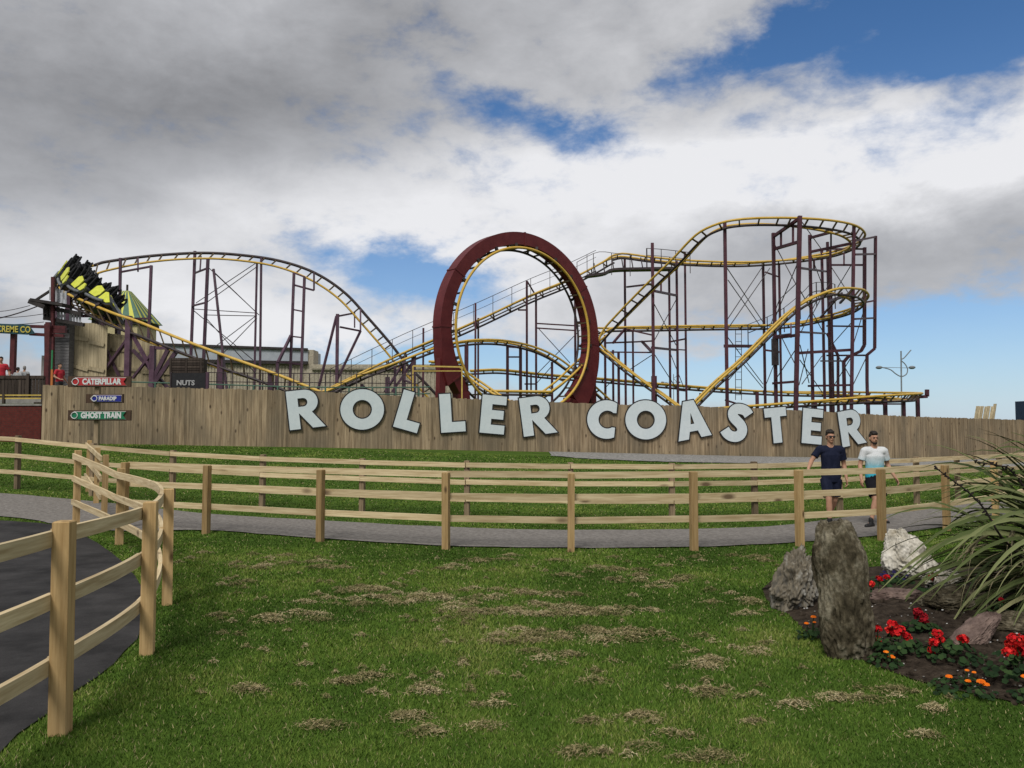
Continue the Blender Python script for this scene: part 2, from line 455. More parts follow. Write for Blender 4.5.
fyx = np.interp(xb, [p.x for p in FT], [p.y for p in FT]); ok &= yb < fyx-.1
xb, yb = xb[ok], yb[ok]; n_ = len(xb); zb = terr(xb, yb)
patch = vnoise(xb, yb, .7, 1)*.5+vnoise(xb, yb, 2.3, 2)*.3+vnoise(xb, yb, 7, 3)*.2
hh = (.007+.017*rng.random(n_)*(.5+patch))*(1+.04*yb); hh *= np.where(yb > 11, .8, 1)
ww = (.0015+.0017*rng.random(n_))*(1+.36*np.maximum(yb-3, 0))
ww = np.minimum(ww, .03)
th = rng.random(n_)*6.283; lean = hh*(.3+.9*rng.random(n_)); la = rng.random(n_)*6.283
V = np.zeros((n_, 3, 3)); V[:, 0] = np.c_[xb-np.cos(th)*ww, yb-np.sin(th)*ww, zb-.003]; V[:, 1] = np.c_[xb+np.cos(th)*ww, yb+np.sin(th)*ww, zb-.003]
V[:, 2] = np.c_[xb+np.cos(la)*lean, yb+np.sin(la)*lean, zb+hh]
tone = np.clip((patch-.5)*1.7+.40+rng.normal(0, .13, n_), 0, .86); tone = np.where(rng.random(n_) < .05, .97, tone)
blade_m = mats_blade('grass_blade', [(0,(.038,.078,.010)), (.3,(.068,.130,.017)), (.6,(.112,.182,.026)), (.86,(.185,.225,.05)), (.97,(.32,.29,.14)), (1,(.33,.29,.15))])
o = tri_mesh('grass', V.reshape(-1, 3), tone, blade_m); tag(o, 'short mown green grass of the lawns', 'grass', kind='stuff')

# raked-up moss and dry cuttings lying on the lawn
rc = random.Random(3)
CL = []
for (px, py, sx_, sy_, n0) in [(395,600,75,7,60),(480,613,60,5,46),(590,612,90,6,60),(520,640,60,8,40),(455,600,40,5,24),(360,588,40,6,24),(300,566,80,5,26),(240,560,60,6,18),(520,595,50,4,24),(640,578,80,5,24),(620,638,70,6,24),(650,632,50,4,14),
        (365,682,22,8,12),(425,688,20,6,12),(440,672,30,5,6),(247,690,10,4,5),(325,728,12,4,5),(405,718,18,4,6),(420,732,20,4,7),(490,718,25,12,7),(588,724,5,5,5),(645,720,16,4,7),(710,695,10,5,10),(750,723,6,5,4),(710,665,22,7,14),(780,650,0,0,0),(560,655,30,5,7),(590,680,30,8,4),
        (620,755,60,6,12),(700,762,30,5,8),(690,740,20,4,4),(850,702,22,5,9),(790,705,14,4,4),(905,695,12,5,4),(930,712,14,5,5),(700,560,70,6,14),(760,565,20,6,5),(740,600,40,8,10),(680,585,60,5,12),(745,615,20,5,6),(930,735,30,8,3),(300,615,60,10,12),(230,620,30,10,7),(230,585,40,10,8),(480,560,100,5,16),(430,570,60,3,12),(760,640,10,14,5),(600,572,40,4,10)]:
    for i in range(int(n0*.5+.6)): CL.append((px+rc.gauss(0, 1)*sx_*.55, py+rc.gauss(0, 1)*sy_*.6, 1))
for i in range(170): CL.append((rc.uniform(180, 1000), rc.uniform(556, 700), .42))
VV = []; TT = []
for (px, py, s_) in CL:
    if py < 553 or py > 790: continue
    c = gnd(px, py)
    if inpoly([c.x],[c.y],SOILP)[0] or inpoly([c.x],[c.y],tar_poly)[0]: continue
    rad = rc.uniform(.016, .055)*s_*(1+.045*c.y); k = int(360*(rad/.07)**1.3)
    base = rc.uniform(.1, .8)
    dd = rng.normal(0, 1, (k, 2))*rad*np.array([1.25, .7]); rr = np.linalg.norm(dd/np.array([1.25,.7]), axis=1)/rad
    top = .028*np.exp(-(rr/1.2)**2)*(.5+rng.random(k))
    cc_ = np.c_[c.x+dd[:,0], c.y+dd[:,1], c.z+.006+top+.006*rng.random(k)]
    aa = rng.random(k)*6.283; ln = (.007+.014*rng.random(k)); wd = .0024*(1+.14*c.y)
    dx = np.c_[np.cos(aa)*ln, np.sin(aa)*ln, rng.normal(0, .006, k)]; wx = np.c_[-np.sin(aa)*wd, np.cos(aa)*wd, rng.normal(0, .003, k)]
    q = np.stack([cc_-dx, cc_+wx, cc_+dx], 1); VV.append(q); TT.append(np.clip(base+rng.normal(0, .22, k), 0, 1))
V = np.concatenate(VV); T = np.concatenate(TT)
straw = mats_blade('dry_moss', [(0,(.09,.10,.03)), (.35,(.22,.185,.085)), (.7,(.36,.295,.16)), (1,(.48,.41,.25))])
o = tri_mesh('dry_cuttings', V.reshape(-1, 3), T, straw); tag(o, 'straw coloured tufts of raked moss and dry cuttings scattered on the lawn', 'cuttings', kind='stuff')

# ------------------------------------------------------------------ post and rail fences
post_m = knotty('post_wood', (.30,.195,.085), (.46,.32,.155), (.07,.04,.02), 2, tone=.3, knots=5)
rail_m = knotty('rail_wood', (.40,.30,.165), (.62,.51,.32), (.10,.06,.035), 0, tone=.18, knots=2.6, attr=True)
post_sh = knotty('post_shaded', (.13,.095,.06), (.24,.18,.115), (.05,.03,.02), 2, tone=.35, knots=5)  # darker, greyer post wood: shade on the far posts put into the colour
def rail_fence(name, posts, label, side, hgt=1.12, rails=(1.04,.70,.36), rh=.095, pw=.1, extra=None, bend=False, first_rail=0, pm=None):
    """posts: ground points; side=+1: rails on the far side of the posts"""
    t = thing(name, posts[len(posts)//2], label, 'fence')
    A = catmull([(p.x, p.y, p.z) for p in posts], 60*(len(posts)-1)+1)
    def curve_at(p): return int(np.argmin(np.hypot(A[:,0]-p.x, A[:,1]-p.y)))
    idx = [curve_at(p) for p in posts]
    H = [hgt if not callable(hgt) else hgt(i) for i in range(len(posts))]
    for i, p in enumerate(posts):
        if extra and i in extra: continue
        mb = MB(); mb.tone = random.random()
        j = min(idx[i], len(A)-2); j0 = max(j-2, 0); tg = Vector((A[j+1][0]-A[j0][0], A[j+1][1]-A[j0][1], 0)).normalized(); nn = Vector((-tg.y, tg.x, 0))
        lx = random.uniform(-.008, .008)
        b = .007; h = H[i]+random.uniform(-.012, .012)
        q = pw/2
        rings = [(0-.05, q), (h-b, q), (h, q-b)]
        vs = []
        for z, r_ in rings:
            for (s1, s2) in ((-1,-1),(1,-1),(1,1),(-1,1)):
                v = p+tg*(s1*r_)+nn*(s2*r_)+Vector((lx*z, 0, z)); vs.append(v)
        fs = [(0,3,2,1),(8,9,10,11)]
        for r_ in range(2):
            for k in range(4): fs.append((r_*4+k, r_*4+(k+1)%4, r_*4+4+(k+1)%4, r_*4+4+k))
        mb.add(vs, fs); mb.build('post', pm or post_m, t)
    for rz in rails:
        for i in range(first_rail, len(posts)-1):
            mb = MB(); mb.tone = random.random(); a, b_ = idx[i], idx[i+1]
            if b_-a < 2: continue
            jz = random.uniform(-.008, .008); jz2 = random.uniform(-.008, .008)
            ns = 9; sec = []
            for k in range(ns):
                f = k/(ns-1); ja = int(round(a+(b_-a)*f)); ja = min(max(ja, 0), len(A)-1)
                if bend: pt = Vector(A[ja][:3])
                else: pt = Vector(A[a][:3])*(1-f)+Vector(A[b_][:3])*f
                j1 = min(ja+1, len(A)-1); j0 = max(ja-1, 0)
                tg = Vector((A[j1][0]-A[j0][0], A[j1][1]-A[j0][1], 0)) if bend else Vector((A[b_][0]-A[a][0], A[b_][1]-A[a][1], 0))
                tg.normalize(); nn = Vector((-tg.y, tg.x, 0))
                h0 = H[i]*(1-f)+H[i+1]*f
                gap = .002 if k == 0 else (-.002 if k == ns-1 else 0)
                c = pt+nn*(side*(pw/2+.022))+tg*gap+Vector((0,0, rz*h0/1.12+jz*(1-f)+jz2*f))
                sec.append((c, nn))
            vs = []
            for c, nn in sec:
                for (s1, s2) in ((-1,-1),(1,-1),(1,1),(-1,1)): vs.append(c+nn*(s1*.019)+Vector((0,0,s2*rh/2)))
            fs = [(0,1,2,3)[::-1], tuple((ns-1)*4+k for k in range(4))]
            for k in range(ns-1):
                for l in range(4): fs.append((k*4+l, k*4+(l+1)%4, (k+1)*4+(l+1)%4, (k+1)*4+l))
            mb.add(vs, fs); o_ = mb.build('rail', rail_m, t)
            rl = random.uniform(0, 50); Lb = (sec[-1][0]-sec[0][0]).length; gg = []
            for k in range(ns):
                for (s1, s2) in ((-1,-1),(1,-1),(1,1),(-1,1)): gg += [rl+Lb*k/(ns-1), s1*.02+rl, s2*rh/2]
            ga_ = o_.data.attributes.new('grain', 'FLOAT_VECTOR', 'POINT'); ga_.data.foreach_set('vector', gg)
    return t
mid_posts = [gnd(*p) for p in [(124,529),(206,534),(320,542),(446,549.5),(571,552),(694,551),(800,546.5),(882,541),(947,531),(996,521),(1034,512),(1066,504),(1100,497)]]
rail_fence('rail_fence', mid_posts, 'timber post and rail fence between the big front lawn and the grey path', 1, hgt=1.15, rails=(1.085,.765,.44))
far_posts = [gnd(*p) for p in [(-210,478),(-140,481),(-62,485),(17,489),(92,496),(172,502),(262,507),(362,512),(467,517),(571,519),(672,519),(755,517),(840,512),(917,504),(958,499),(1000,495),(1050,490),(1110,485)]]
rail_fence('rail_fence', far_posts, 'timber post and rail fence beyond the grey path, below the big letters', -1, hgt=lambda i: 1.10 if i > 5 else (1.32,1.32,1.3,1.27,1.2,1.14)[i], pm=post_sh)
near_posts = [Vector((-2.35,1.5,0)), Vector((-2.62,3.05,0)), gnd(60,735), gnd(147,655), gnd(167,605), gnd(156,570), gnd(119,545), gnd(76,525)]
rail_fence('rail_fence', near_posts, 'curving post and rail fence along the black tarmac at the left', 1, hgt=lambda i: (1.26,1.26,1.26,1.22,1.19,1.17,1.17,1.32)[i], bend=True, extra=(5,))
gate_posts = [gnd(104,517.5), gnd(96,504), gnd(88,492)]
rail_fence('rail_fence', gate_posts, 'short return of post and rail fence beside the curved fence end, at the path edge', 1, hgt=1.2)

# ------------------------------------------------------------------ big boarded fence
board_m = knotty('fence_boards', (.185,.135,.082), (.37,.285,.185), (.05,.03,.02), 2, tone=.34, knots=3.4, gr=13, weather=(.15,.125,.09))
fence_t = thing('board_fence', Vector((FT[5].x, FT[5].y, tz(FT[5].x, FT[5].y))), 'long weathered close boarded timber fence carrying the big letters', 'fence')
cum = [0]
for i in range(1, len(FT)): cum.append(cum[-1]+(Vector((FT[i].x-FT[i-1].x, FT[i].y-FT[i-1].y))).length)
def fat(s):
    return Vector((np.interp(s, cum, [p.x for p in FT]), np.interp(s, cum, [p.y for p in FT]), np.interp(s, cum, [p.z for p in FT])))
bw = .105; nb = int(cum[-1]/bw); mb = MB(); cnt = 0
ptone = .5
for i in range(nb):
    s0, s1 = i*bw, (i+1)*bw; a = fat(s0); b = fat(s1); tg = Vector((b.x-a.x, b.y-a.y, 0)).normalized(); nn = Vector((-tg.y, tg.x, 0))
    c = (a+b)/2; z0 = tz(c.x, c.y)-.03; z1 = c.z+random.uniform(-.022, .022)
    if i % 28 == 0: ptone = random.uniform(.3, .7)
    mb.tone = min(max(ptone+random.gauss(0, .2), 0), 1)
    mid = Vector((c.x, c.y, (z0+z1)/2))+nn*(.012*(i % 2)+random.uniform(0, .004))
    mb.obox(mid, tg*(bw/2+.004), nn*.009, Vector((0,0,(z1-z0)/2)))
    cnt += 1
    if cnt == 28 or i == nb-1:
        mb.build('board_panel', board_m, fence_t); mb = MB(); cnt = 0
for k in range(0, int(cum[-1]/2.99)+1):
    p = fat(k*2.99); z0 = tz(p.x, p.y); mb = MB(); mb.box(p.x-.05, p.x+.05, p.y+.07, p.y+.17, z0, p.z-.05); mb.build('post', board_m, fence_t)

# ------------------------------------------------------------------ big letters
def arc(cx, cy, rx, ry, a0, a1, n=18): return [(cx+rx*math.cos(R(a0+(a1-a0)*i/n)), cy+ry*math.sin(R(a0+(a1-a0)*i/n))) for i in range(n+1)]
def area(p): return sum(p[i][0]*p[(i+1)%len(p)][1]-p[(i+1)%len(p)][0]*p[i][1] for i in range(len(p)))/2
def offs(p, d):
    if area(p) < 0: p = p[::-1]
    o_ = []; n = len(p)
    for i in range(n):
        a = Vector(p[i-1]); b = Vector(p[i]); c = Vector(p[(i+1)%n])
        e1 = (b-a); e2 = (c-b)
        if e1.length < 1e-7 or e2.length < 1e-7: continue
        e1.normalize(); e2.normalize(); n1 = Vector((e1.y,-e1.x)); n2 = Vector((e2.y,-e2.x)); bis = n1+n2
        if bis.length < .2: bis = n1
        bis.normalize(); L = d/max(bis.dot(n1), .5); o_.append((b.x+bis.x*L, b.y+bis.y*L))
    return o_
def s_shape():
    c = catmull([(.60,.77,0),(.51,.845,0),(.38,.87,0),(.24,.84,0),(.17,.735,0),(.21,.62,0),(.33,.54,0),(.44,.47,0),(.51,.37,0),(.50,.24,0),(.40,.15,0),(.26,.13,0),(.14,.17,0),(.05,.25,0)], 40)
    l, r = [], []
    for i in range(40):
        t = c[min(i+1,39)]-c[max(i-1,0)]; t /= np.linalg.norm(t); nn = np.array([-t[1], t[0]]); l.append(tuple(c[i][:2]+nn*.132)); r.append(tuple(c[i][:2]-nn*.132))
    return l+r[::-1]
GL = {
 'R': (.86, [[(0,0),(0,1),(.44,1)]+arc(.44,.69,.33,.31,90,-62,16)[1:]+[(.90,0),(.58,0),(.27,.41),(.27,0)], [(.27,.57),(.27,.79)]+arc(.40,.68,.11,.11,90,-90,10)]),
 'O': (1.04, [arc(.52,.5,.53,.5,0,354,48), arc(.52,.5,.235,.235,0,350,30)]),
 'L': (.62, [[(0,0),(0,1),(.29,1),(.29,.26),(.64,.26),(.64,0)]]),
 'E': (.64, [[(0,0),(0,1),(.65,1),(.65,.77),(.28,.77),(.28,.615),(.60,.615),(.60,.385),(.28,.385),(.28,.23),(.65,.23),(.65,0)]]),
 'C': (.76, [arc(.5,.5,.51,.5,62,298,30)+[(.74,.31)]+arc(.52,.5,.235,.235,307,53,20)+[(.74,.69)]]),
 'A': (.93, [[(0,0),(.32,1),(.61,1),(.93,0),(.64,0),(.58,.19),(.35,.19),(.29,0)], [(.41,.38),(.52,.38),(.465,.68)]]),
 'S': (.65, [s_shape()]),
 'T': (.68, [[(0,1),(.70,1),(.70,.745),(.49,.745),(.49,0),(.21,0),(.21,.745),(0,.745)]]),
}
def curve_mesh(polys, extrude, name):
    cu = bpy.data.curves.new(name, 'CURVE'); cu.dimensions = '2D'; cu.fill_mode = 'BOTH'; cu.extrude = extrude
    for p in polys:
        s_ = cu.splines.new('POLY'); s_.points.add(len(p)-1)
        for i, q in enumerate(p): s_.points[i].co = (q[0], q[1], 0, 1)
        s_.use_cyclic_u = True
    o_ = bpy.data.objects.new('tmp', cu); COL.objects.link(o_)
    dg = bpy.context.evaluated_depsgraph_get(); me = bpy.data.meshes.new_from_object(o_.evaluated_get(dg)); me.name = name
    bpy.data.objects.remove(o_); return me
def place_mesh(me, name, m_, parent, M4, base):
    me.transform(Matrix.Translation(-Vector(base)) @ M4); me.materials.clear(); me.materials.append(m_)
    o_ = bpy.data.objects.new(name, me); COL.objects.link(o_)
    if parent: o_.parent = parent
    else: o_.location = base
    BASE[o_.name] = Vector(base); return o_
let_m = mat('letter_face', (.55,.62,.65), (.60,.66,.68), .6, 1.5, fine=6, fa=.1)
blk_m = mat('black_paint', (.012,.012,.014), (.02,.02,.022), .5, 5)
def facing(tg):
    """matrix columns: local x along tg, local y up, local z toward the viewer"""
    n_ = Vector((tg.y, -tg.x, 0)).normalized(); z = Vector((0,0,1))
    return Matrix(((tg.x, z.x, n_.x, 0),(tg.y, z.y, n_.y, 0),(tg.z, z.z, n_.z, 0),(0,0,0,1)))
LET = [('R',305,409,39.2,7,'first letter R at the left end of the sign, beside the letter O'),('O',362.3,409.4,41,0,'letter O between R and L, leftmost of the two round O letters'),
 ('L',410,411.2,39,-16,'letter L leaning right, just right of the left O'),('L',452,412.8,39,3.5,'upright letter L just left of the letter E in ROLLER'),
 ('E',493,414.5,38.6,-5,'letter E between L and R, below the red loop'),('R',537.5,415.5,39,7.5,'letter R that ends the word ROLLER'),
 ('C',602,419,39,-6,'letter C that starts the word COASTER'),('O',645.7,419.8,39.6,0,'letter O between C and A, right of the two O letters'),
 ('A',691.5,419.5,38.4,10.5,'letter A between O and S, its top above the fence'),('S',736.5,422.7,39.5,-14,'letter S between A and T'),
 ('T',775.8,425.3,35.6,5,'letter T between S and E'),('E',812,426.3,35.4,-5,'letter E above the men, between T and R'),('R',851.5,427.5,35.8,8.5,'last letter R at the right end of the sign, above the men')]
for ch, px, py, hp, rot, lab in LET:
    # depth of the fence along this pixel
    best = min(((abs((P(px, py, y).x-fat(s).x))+abs(y-fat(s).y), s) for s in np.linspace(0, cum[-1], 1200) for y in [fat(s).y]), key=lambda q: q[0])[1]
    f0 = fat(best); f1 = fat(best+.1); tg = Vector((f1.x-f0.x, f1.y-f0.y, 0)).normalized(); Yd = f0.y-.09
    c = P(px, py, Yd); H = hp*Yd/FPX*.985; wd, polys = GL[ch]
    polys = [[((x-wd/2)*H, (y-.5)*H) for x, y in p] for p in polys]
    t = thing('sign_letter', c, 'pale grey '+lab, 'letter', 'letters spelling ROLLER COASTER')
    M4 = Matrix.Translation(c) @ facing(tg) @ Matrix.Rotation(R(rot), 4, 'Z')
    place_mesh(curve_mesh(polys, .018, 'face'), 'face', let_m, t, M4 @ Matrix.Translation((0,0,.012)), c)
    ol = [offs(polys[0], .055)]+[offs(p, -.055) for p in polys[1:]]
    place_mesh(curve_mesh(ol, .012, 'edging'), 'edging', blk_m, t, M4 @ Matrix.Translation((0,0,-.004)), c)
def text_mesh(txt, size, ex, off=0.0, sx=1.0):
    cu = bpy.data.curves.new('txt', 'FONT'); cu.body = txt; cu.size = size; cu.extrude = ex; cu.offset = off; cu.align_x = 'CENTER'; cu.align_y = 'CENTER'; cu.resolution_u = 3
    o_ = bpy.data.objects.new('tmp', cu); COL.objects.link(o_)
    dg = bpy.context.evaluated_depsgraph_get(); me = bpy.data.meshes.new_from_object(o_.evaluated_get(dg)); bpy.data.objects.remove(o_)
    me.transform(Matrix.Scale(sx, 4, (1,0,0))); return me
# ------------------------------------------------------------------ roller coaster
yel = mat('track_yellow', (.50,.31,.05), (.64,.43,.10), .45, 3, fine=15, fa=.3, c3=(.58,.37,.065), tone=.2, p0=.3, p1=.7)
drk = mat('track_dark', (.030,.022,.024), (.055,.040,.042), .5, 4)
tie_m = mat('track_ties', (.05,.035,.025), (.11,.075,.03), .6, 5)
maroon = mat('steel_maroon', (.050,.016,.026), (.085,.030,.042), .5, 2, fine=10, fa=.4, tone=.25)
pur = mat('steel_purple', (.055,.026,.044), (.095,.052,.076), .5, 2, fine=10, fa=.4, tone=.25)
red = mat('ring_red', (.088,.010,.013), (.125,.019,.021), .5, 1.2, fine=6, fa=.3, detail=8)
coast = thing('roller_coaster', (0, 52, .5), 'yellow railed roller coaster with a dark red vertical loop on purple steel posts', 'roller coaster')
TIES = MB()
def section(name, A, B, nt_, ra=.075, rb=.075, ma=None, mb_=None, spine=0.0, spine_m=None, tie_r=.04, stub=0.0):
    """two rails as Nx3 arrays; ties across, optional spine tube hanging below"""
    a = MB(); a.tube([tuple(p) for p in A], ra, 8); s = a.build('rail', ma or yel, coast, smooth=True); s.name = 'track_section'; BASE[s.name] = BASE[coast.name]
    b = MB(); b.tube([tuple(p) for p in B], rb, 8); b.build('rail', mb_ or yel, s, smooth=True)
    N = len(A); t = MB(); sp_ = []
    for i in range(N):
        f = i/(N-1); j0, j1 = max(i-1, 0), min(i+1, N-1)
        tg = Vector(A[j1]-A[j0]).normalized(); sd_ = Vector(B[i]-A[i]).normalized(); up = sd_.cross(tg).normalized()
        if up.z < 0 and name != 'loop': up = -up
        mid = Vector((A[i]+B[i])/2)-up*spine; sp_.append(mid)
    for k in range(nt_):
        i = min(int((k+.5)/nt_*N), N-1)
        one = name in ('hill', 'loop', 'turn'); t = MB() if one else TIES
        if spine:
            t.bar(A[i], sp_[i], tie_r*2); t.bar(B[i], sp_[i], tie_r*2)
        else: t.bar(A[i], B[i], tie_r*2.2)
        if one: t.build('crosstie', tie_m, s)
    if spine:
        q = MB(); q.tube(sp_, .075, 6); q.build('spine', spine_m or drk, s, smooth=True)
    return s
def centre_section(name, pts, gauge=1.0, lift=0, **kw):
    """pts (px,py,Y[,bank]); bank>0 lowers the right-hand rail"""
    W = []
    for p in pts:
        q = P(*p[:3]); W.append((q.x, q.y, q.z, p[3] if len(p) > 3 else 0))
    L = poly_len(np.array(W)[:, :3]); N = int(L/.35)+4; C = catmull(W, N); A = []; B = []
    for i in range(N):
        tg = Vector(C[min(i+1, N-1)][:3]-C[max(i-1, 0)][:3]).normalized(); rt = tg.cross(Vector((0,0,1)))
        rt.normalize(); up = rt.cross(tg); b = R(C[i][3]); side = rt*math.cos(b)-up*math.sin(b)
        c = Vector(C[i][:3]); A.append(np.array(c-side*gauge/2)); B.append(np.array(c+side*gauge/2))
    kw.setdefault('spine', .24)
    return section(name, np.array(A), np.array(B), int(L/kw.pop('pitch', 1.0)), **kw)
def rails_px(A, B, n): 
    return catmull([tuple(P(*p)) for p in A], n), catmull([tuple(P(*p)) for p in B], n)
# big left hill, black upper rail, yellow lower rail
hoP = [(94,265.5,53.8),(105,262,54),(150,256,54.5),(200,253,55),(240,255,55.5),(280,261,56),(315,273,56.2),(345,293,56.4),(370,320,56.6),(390,343,56.8),(405,362,57),(430,388,57),(450,410,57)]
hiP = [(92,276,52.4),(105,271,53),(150,262,53.8),(200,258.5,54.2),(240,260.5,54.7),(278,267,55.1),(311,280,55.3),(339,299,55.5),(363,325,55.7),(383,348,55.9),(398,366,56.1),(423,392,56.1),(443,414,56.1)]
A, B = rails_px(hoP, hiP, 110); section('hill', A, B, 34, ra=.10, rb=.075, ma=drk, mb_=yel, tie_r=.035)
# left turnaround and front descent
toP = [(94,265.5,53.8),(80,269,53.2),(66,274,52),(58.5,281,50.2),(61,289,48.6),(70,295,47.5),(94.7,305.7,46.3),(116.6,314.5,45.7),(135.8,320.7,45.3),(179.5,338.5,44.5),(222,354.6,44),(259.6,368,43.6),(298,382.7,43.2),(330,396,43),(370,412,43)]
tiP = [(92,276,52.4),(84,282,51.6),(77,289,50.6),(74,296,49.6),(80,303,48.5),(88,310,47.8),(106,321,47),(124,331,46.6),(141,339,46.2),(180,353,45.5),(220,368.5,45),(256,380,44.6),(292,393,44.2),(325,405,44),(365,420,44)]
TO, TI = rails_px(toP, tiP, 110); section('turn', TO, TI, 36, ra=.085, rb=.07, spine=.4, tie_r=.035)
# drop into the loop
E = [(612,257,58),(622,255,58),(650,258.5,58),(690,262,58),(740,263,58,4),(785,260,57.3,12),(828,254,55.6,24),(850,247,53.3,30),(858,240,50.8,32),(851,232,48.6,30),(832,226.5,47.1,24),(800,222.5,46.2,14),(762,221,46,6),(735,222.5,46.3,3),(718,226.5,46.7),(701,236,47.4),(677,261,48.8),(648,289,50.8),(619.5,318,52.8),(602,337,53.8),(584,358,53.6),(562,380,52.4),(536,399,51.2),(518,411,50.6)]
centre_section('drop', E, pitch=.95)
F = [(745,326,58),(768,325.5,58,5),(797,323,57.5,12),(826,317,56,22),(850,310,53.5,30),(861,302,51,32),(857,295,48.7,28),(845,291.5,47,15),(831,291,46.3,6),(811,298,46),(791,311,46),(768,333,46),(740,361,46),(716,382,46),(697,401,46),(683,416,46)]
centre_section('second_drop', F, pitch=.95)
Mi = [(745,326,58),(700,326.5,58),(650,327.5,58),(612,328,58,-5),(600,330,57.4,-18),(593,335,56.2,-26),(597,344,55,-20),(609,354,54,-8),(626,368,53.4),(645,382,53),(665,396,52.5),(685,411,52)]
centre_section('middle', Mi, pitch=.9)
D = [(470,371,60),(500,370,60),(538,374,60),(560,376,60),(601,379,60),(647,383,60),(716,388.5,60),(779,392,59.5,5),(840,393.3,58.5,12),(880,394.7,56.5,18),(905,395.8,54,22),(914,396.8,51.5,24),(905,397.5,49.3,22),(876,398.3,48,15),(843,400,47.5,8),(796,402.5,47.2),(760,405.3,47),(720,408,47),(680,412,47)]
centre_section('bottom', D, pitch=.8, gauge=1.05)
G = [(300,404,50),(324,393,50),(357,377,50.5),(390,365,51),(413,356,51.5),(435,348,52),(452,343.5,52.5),(478,340.5,53),(504,341.5,53.5),(530,347,54),(551,356,54.5),(569,368.5,55),(590,385,55.5),(610,403,56)]
centre_section('camel_hill', G, pitch=.9)
Lf = [(305,401,52.5),(330,388,53),(400,354.5,54.5),(434,340,55),(478,320.5,55.7),(530,296,56.7),(569,280,57.3),(596,266,57.8),(607,259.5,58),(612,257,58)]
centre_section('lift', Lf, pitch=1.3, gauge=.95, spine=.45)
# low yellow station track behind the letters
centre_section('station', [(430,362,50.5),(462,362.5,50.3)], pitch=1.0, gauge=.8, spine=.2)
centre_section('station', [(488,391,49),(520,391.5,49),(552,392,49)], pitch=1.0, gauge=.8, spine=.2)
centre_section('station', [(455,366,49.2),(475,380,48.6),(496,394,48),(520,408,47.6)], pitch=1.0, gauge=.9, spine=.3)
# walkway with handrails along the lift, and the crest platform
def w_pts(L, n): return [Vector(p) for p in catmull([tuple(P(*p)) for p in L], n)]
lw = w_pts([(330,392,52.2),(400,358,53.7),(434,343,54.2),(478,324,54.9),(530,300,55.9),(569,284,56.5),(596,271,57)], 28)
mb = MB(); mb.tube([p for p in lw], .05, 6); s = mb.build('walkway', drk, coast)
mb = MB(); mb.tube([p+Vector((0,0,1.5)) for p in lw], .022, 5); mb.tube([p+Vector((0,0,1.0)) for p in lw], .016, 5)
for i in range(0, 28, 2): mb.bar(lw[i], lw[i]+Vector((0,0,1.5)), .04)
mb.build('handrail', drk, s)
cp_ = w_pts([(586,276.5,56.8),(604,274,57),(612,270.5,57),(640,269.5,57),(677,269,57)], 20)
mb = MB()
for i in range(19): mb.bar(cp_[i], cp_[i+1], .9, .16)
for i in range(2, 19, 2): mb.bar(cp_[i]+Vector((0,0,.05)), cp_[i]+Vector((0,.9,1.05)), .07)
s = mb.build('crest_platform', drk, coast)
mb = MB()
ra_ = w_pts([(577,262,56.6),(598,252,56.6),(617,253.6,56.6),(630,254,56.6)], 10); mb.tube(ra_, .022, 5)
rb_ = w_pts([(646.7,248.3,56.6),(662,249.3,56.6),(677.5,251,56.6),(690,252.5,56.6)], 7); mb.tube(rb_, .025, 5)
for i in (0,3,6,9): mb.bar(ra_[i], ra_[i]-Vector((0,0,1.6)), .045)
for i in (0,2,4,6): mb.bar(rb_[i], rb_[i]-Vector((0,0,1.5)), .08 if i == 0 else .045)
mb.tube([p-Vector((0,0,.5)) for p in rb_], .02, 5)
mb.build('handrail', drk, s)

# the loop: circle turned about the vertical, drifting along its own axis
YAW = R(40); LU = Vector((math.cos(YAW), math.sin(YAW), 0)); LAX = Vector((-math.sin(YAW), math.cos(YAW), 0))
LC = P(521, 330, 50); LR = 5.1
def lp(th, rad, ax):
    f = (-90-th)/360.0
    return LC+LU*(math.cos(R(th))*rad)+Vector((0,0,1))*(math.sin(R(th))*rad)+LAX*(ax+.85*(1-2*f))
N = 150; ths = [-90-360*i/(N-1) for i in range(N)]
A = np.array([tuple(lp(t, LR, -.5)) for t in ths]); B = np.array([tuple(lp(t, LR, .5)) for t in ths])
section('loop', A, B, 34, ra=.085, rb=.075, ma=yel, mb_=drk, tie_r=.04)
# ring: box girder around the track
ring = MB(); RN = 96; vs = []; fs = []
t0, t1 = -146, -409
for i in range(RN+1):
    th = t0+(t1-t0)*i/RN; ro = LR+1.0; ri = LR+.22
    if th > -170: ri = LR+.22-.0*(th+170); ro = LR+1.0+.02*(th+170)
    if th < -360: ro = LR+1.0+.014*(-360-th)
    for (rr, ax) in ((ri, -.52), (ro, -.52), (ro, .52), (ri, .52)): vs.append(lp(th, rr, ax*.8))
for i in range(RN):
    for k in range(4): fs.append((i*4+k, i*4+(k+1)%4, (i+1)*4+(k+1)%4, (i+1)*4+k))
fs += [(3,2,1,0), tuple(RN*4+k for k in range(4))]
ring.add(vs, fs); rg = ring.build('loop_ring', red, coast)
for th in (-146.5, -178, -212, -270, -328, -366):       # bolted flange joints
    fl = MB(); fl.obox(lp(th, LR+.61, 0), (LU*math.cos(R(th))+Vector((0,0,math.sin(R(th)))))*.43, LAX*.44, (LU*-math.sin(R(th))+Vector((0,0,math.cos(R(th)))))*.05); fl.build('flange', red, rg)
for i in range(15):
    th = -140-i*17.5
    if th < -395: break
    st = MB(); st.bar(lp(th, LR+.02, -.42), lp(th, LR+.3, -.42), .16); st.build('bracket', drk, rg); st = MB(); st.bar(lp(th, LR+.02, .42), lp(th, LR+.3, .42), .16); st.build('bracket', drk, rg)
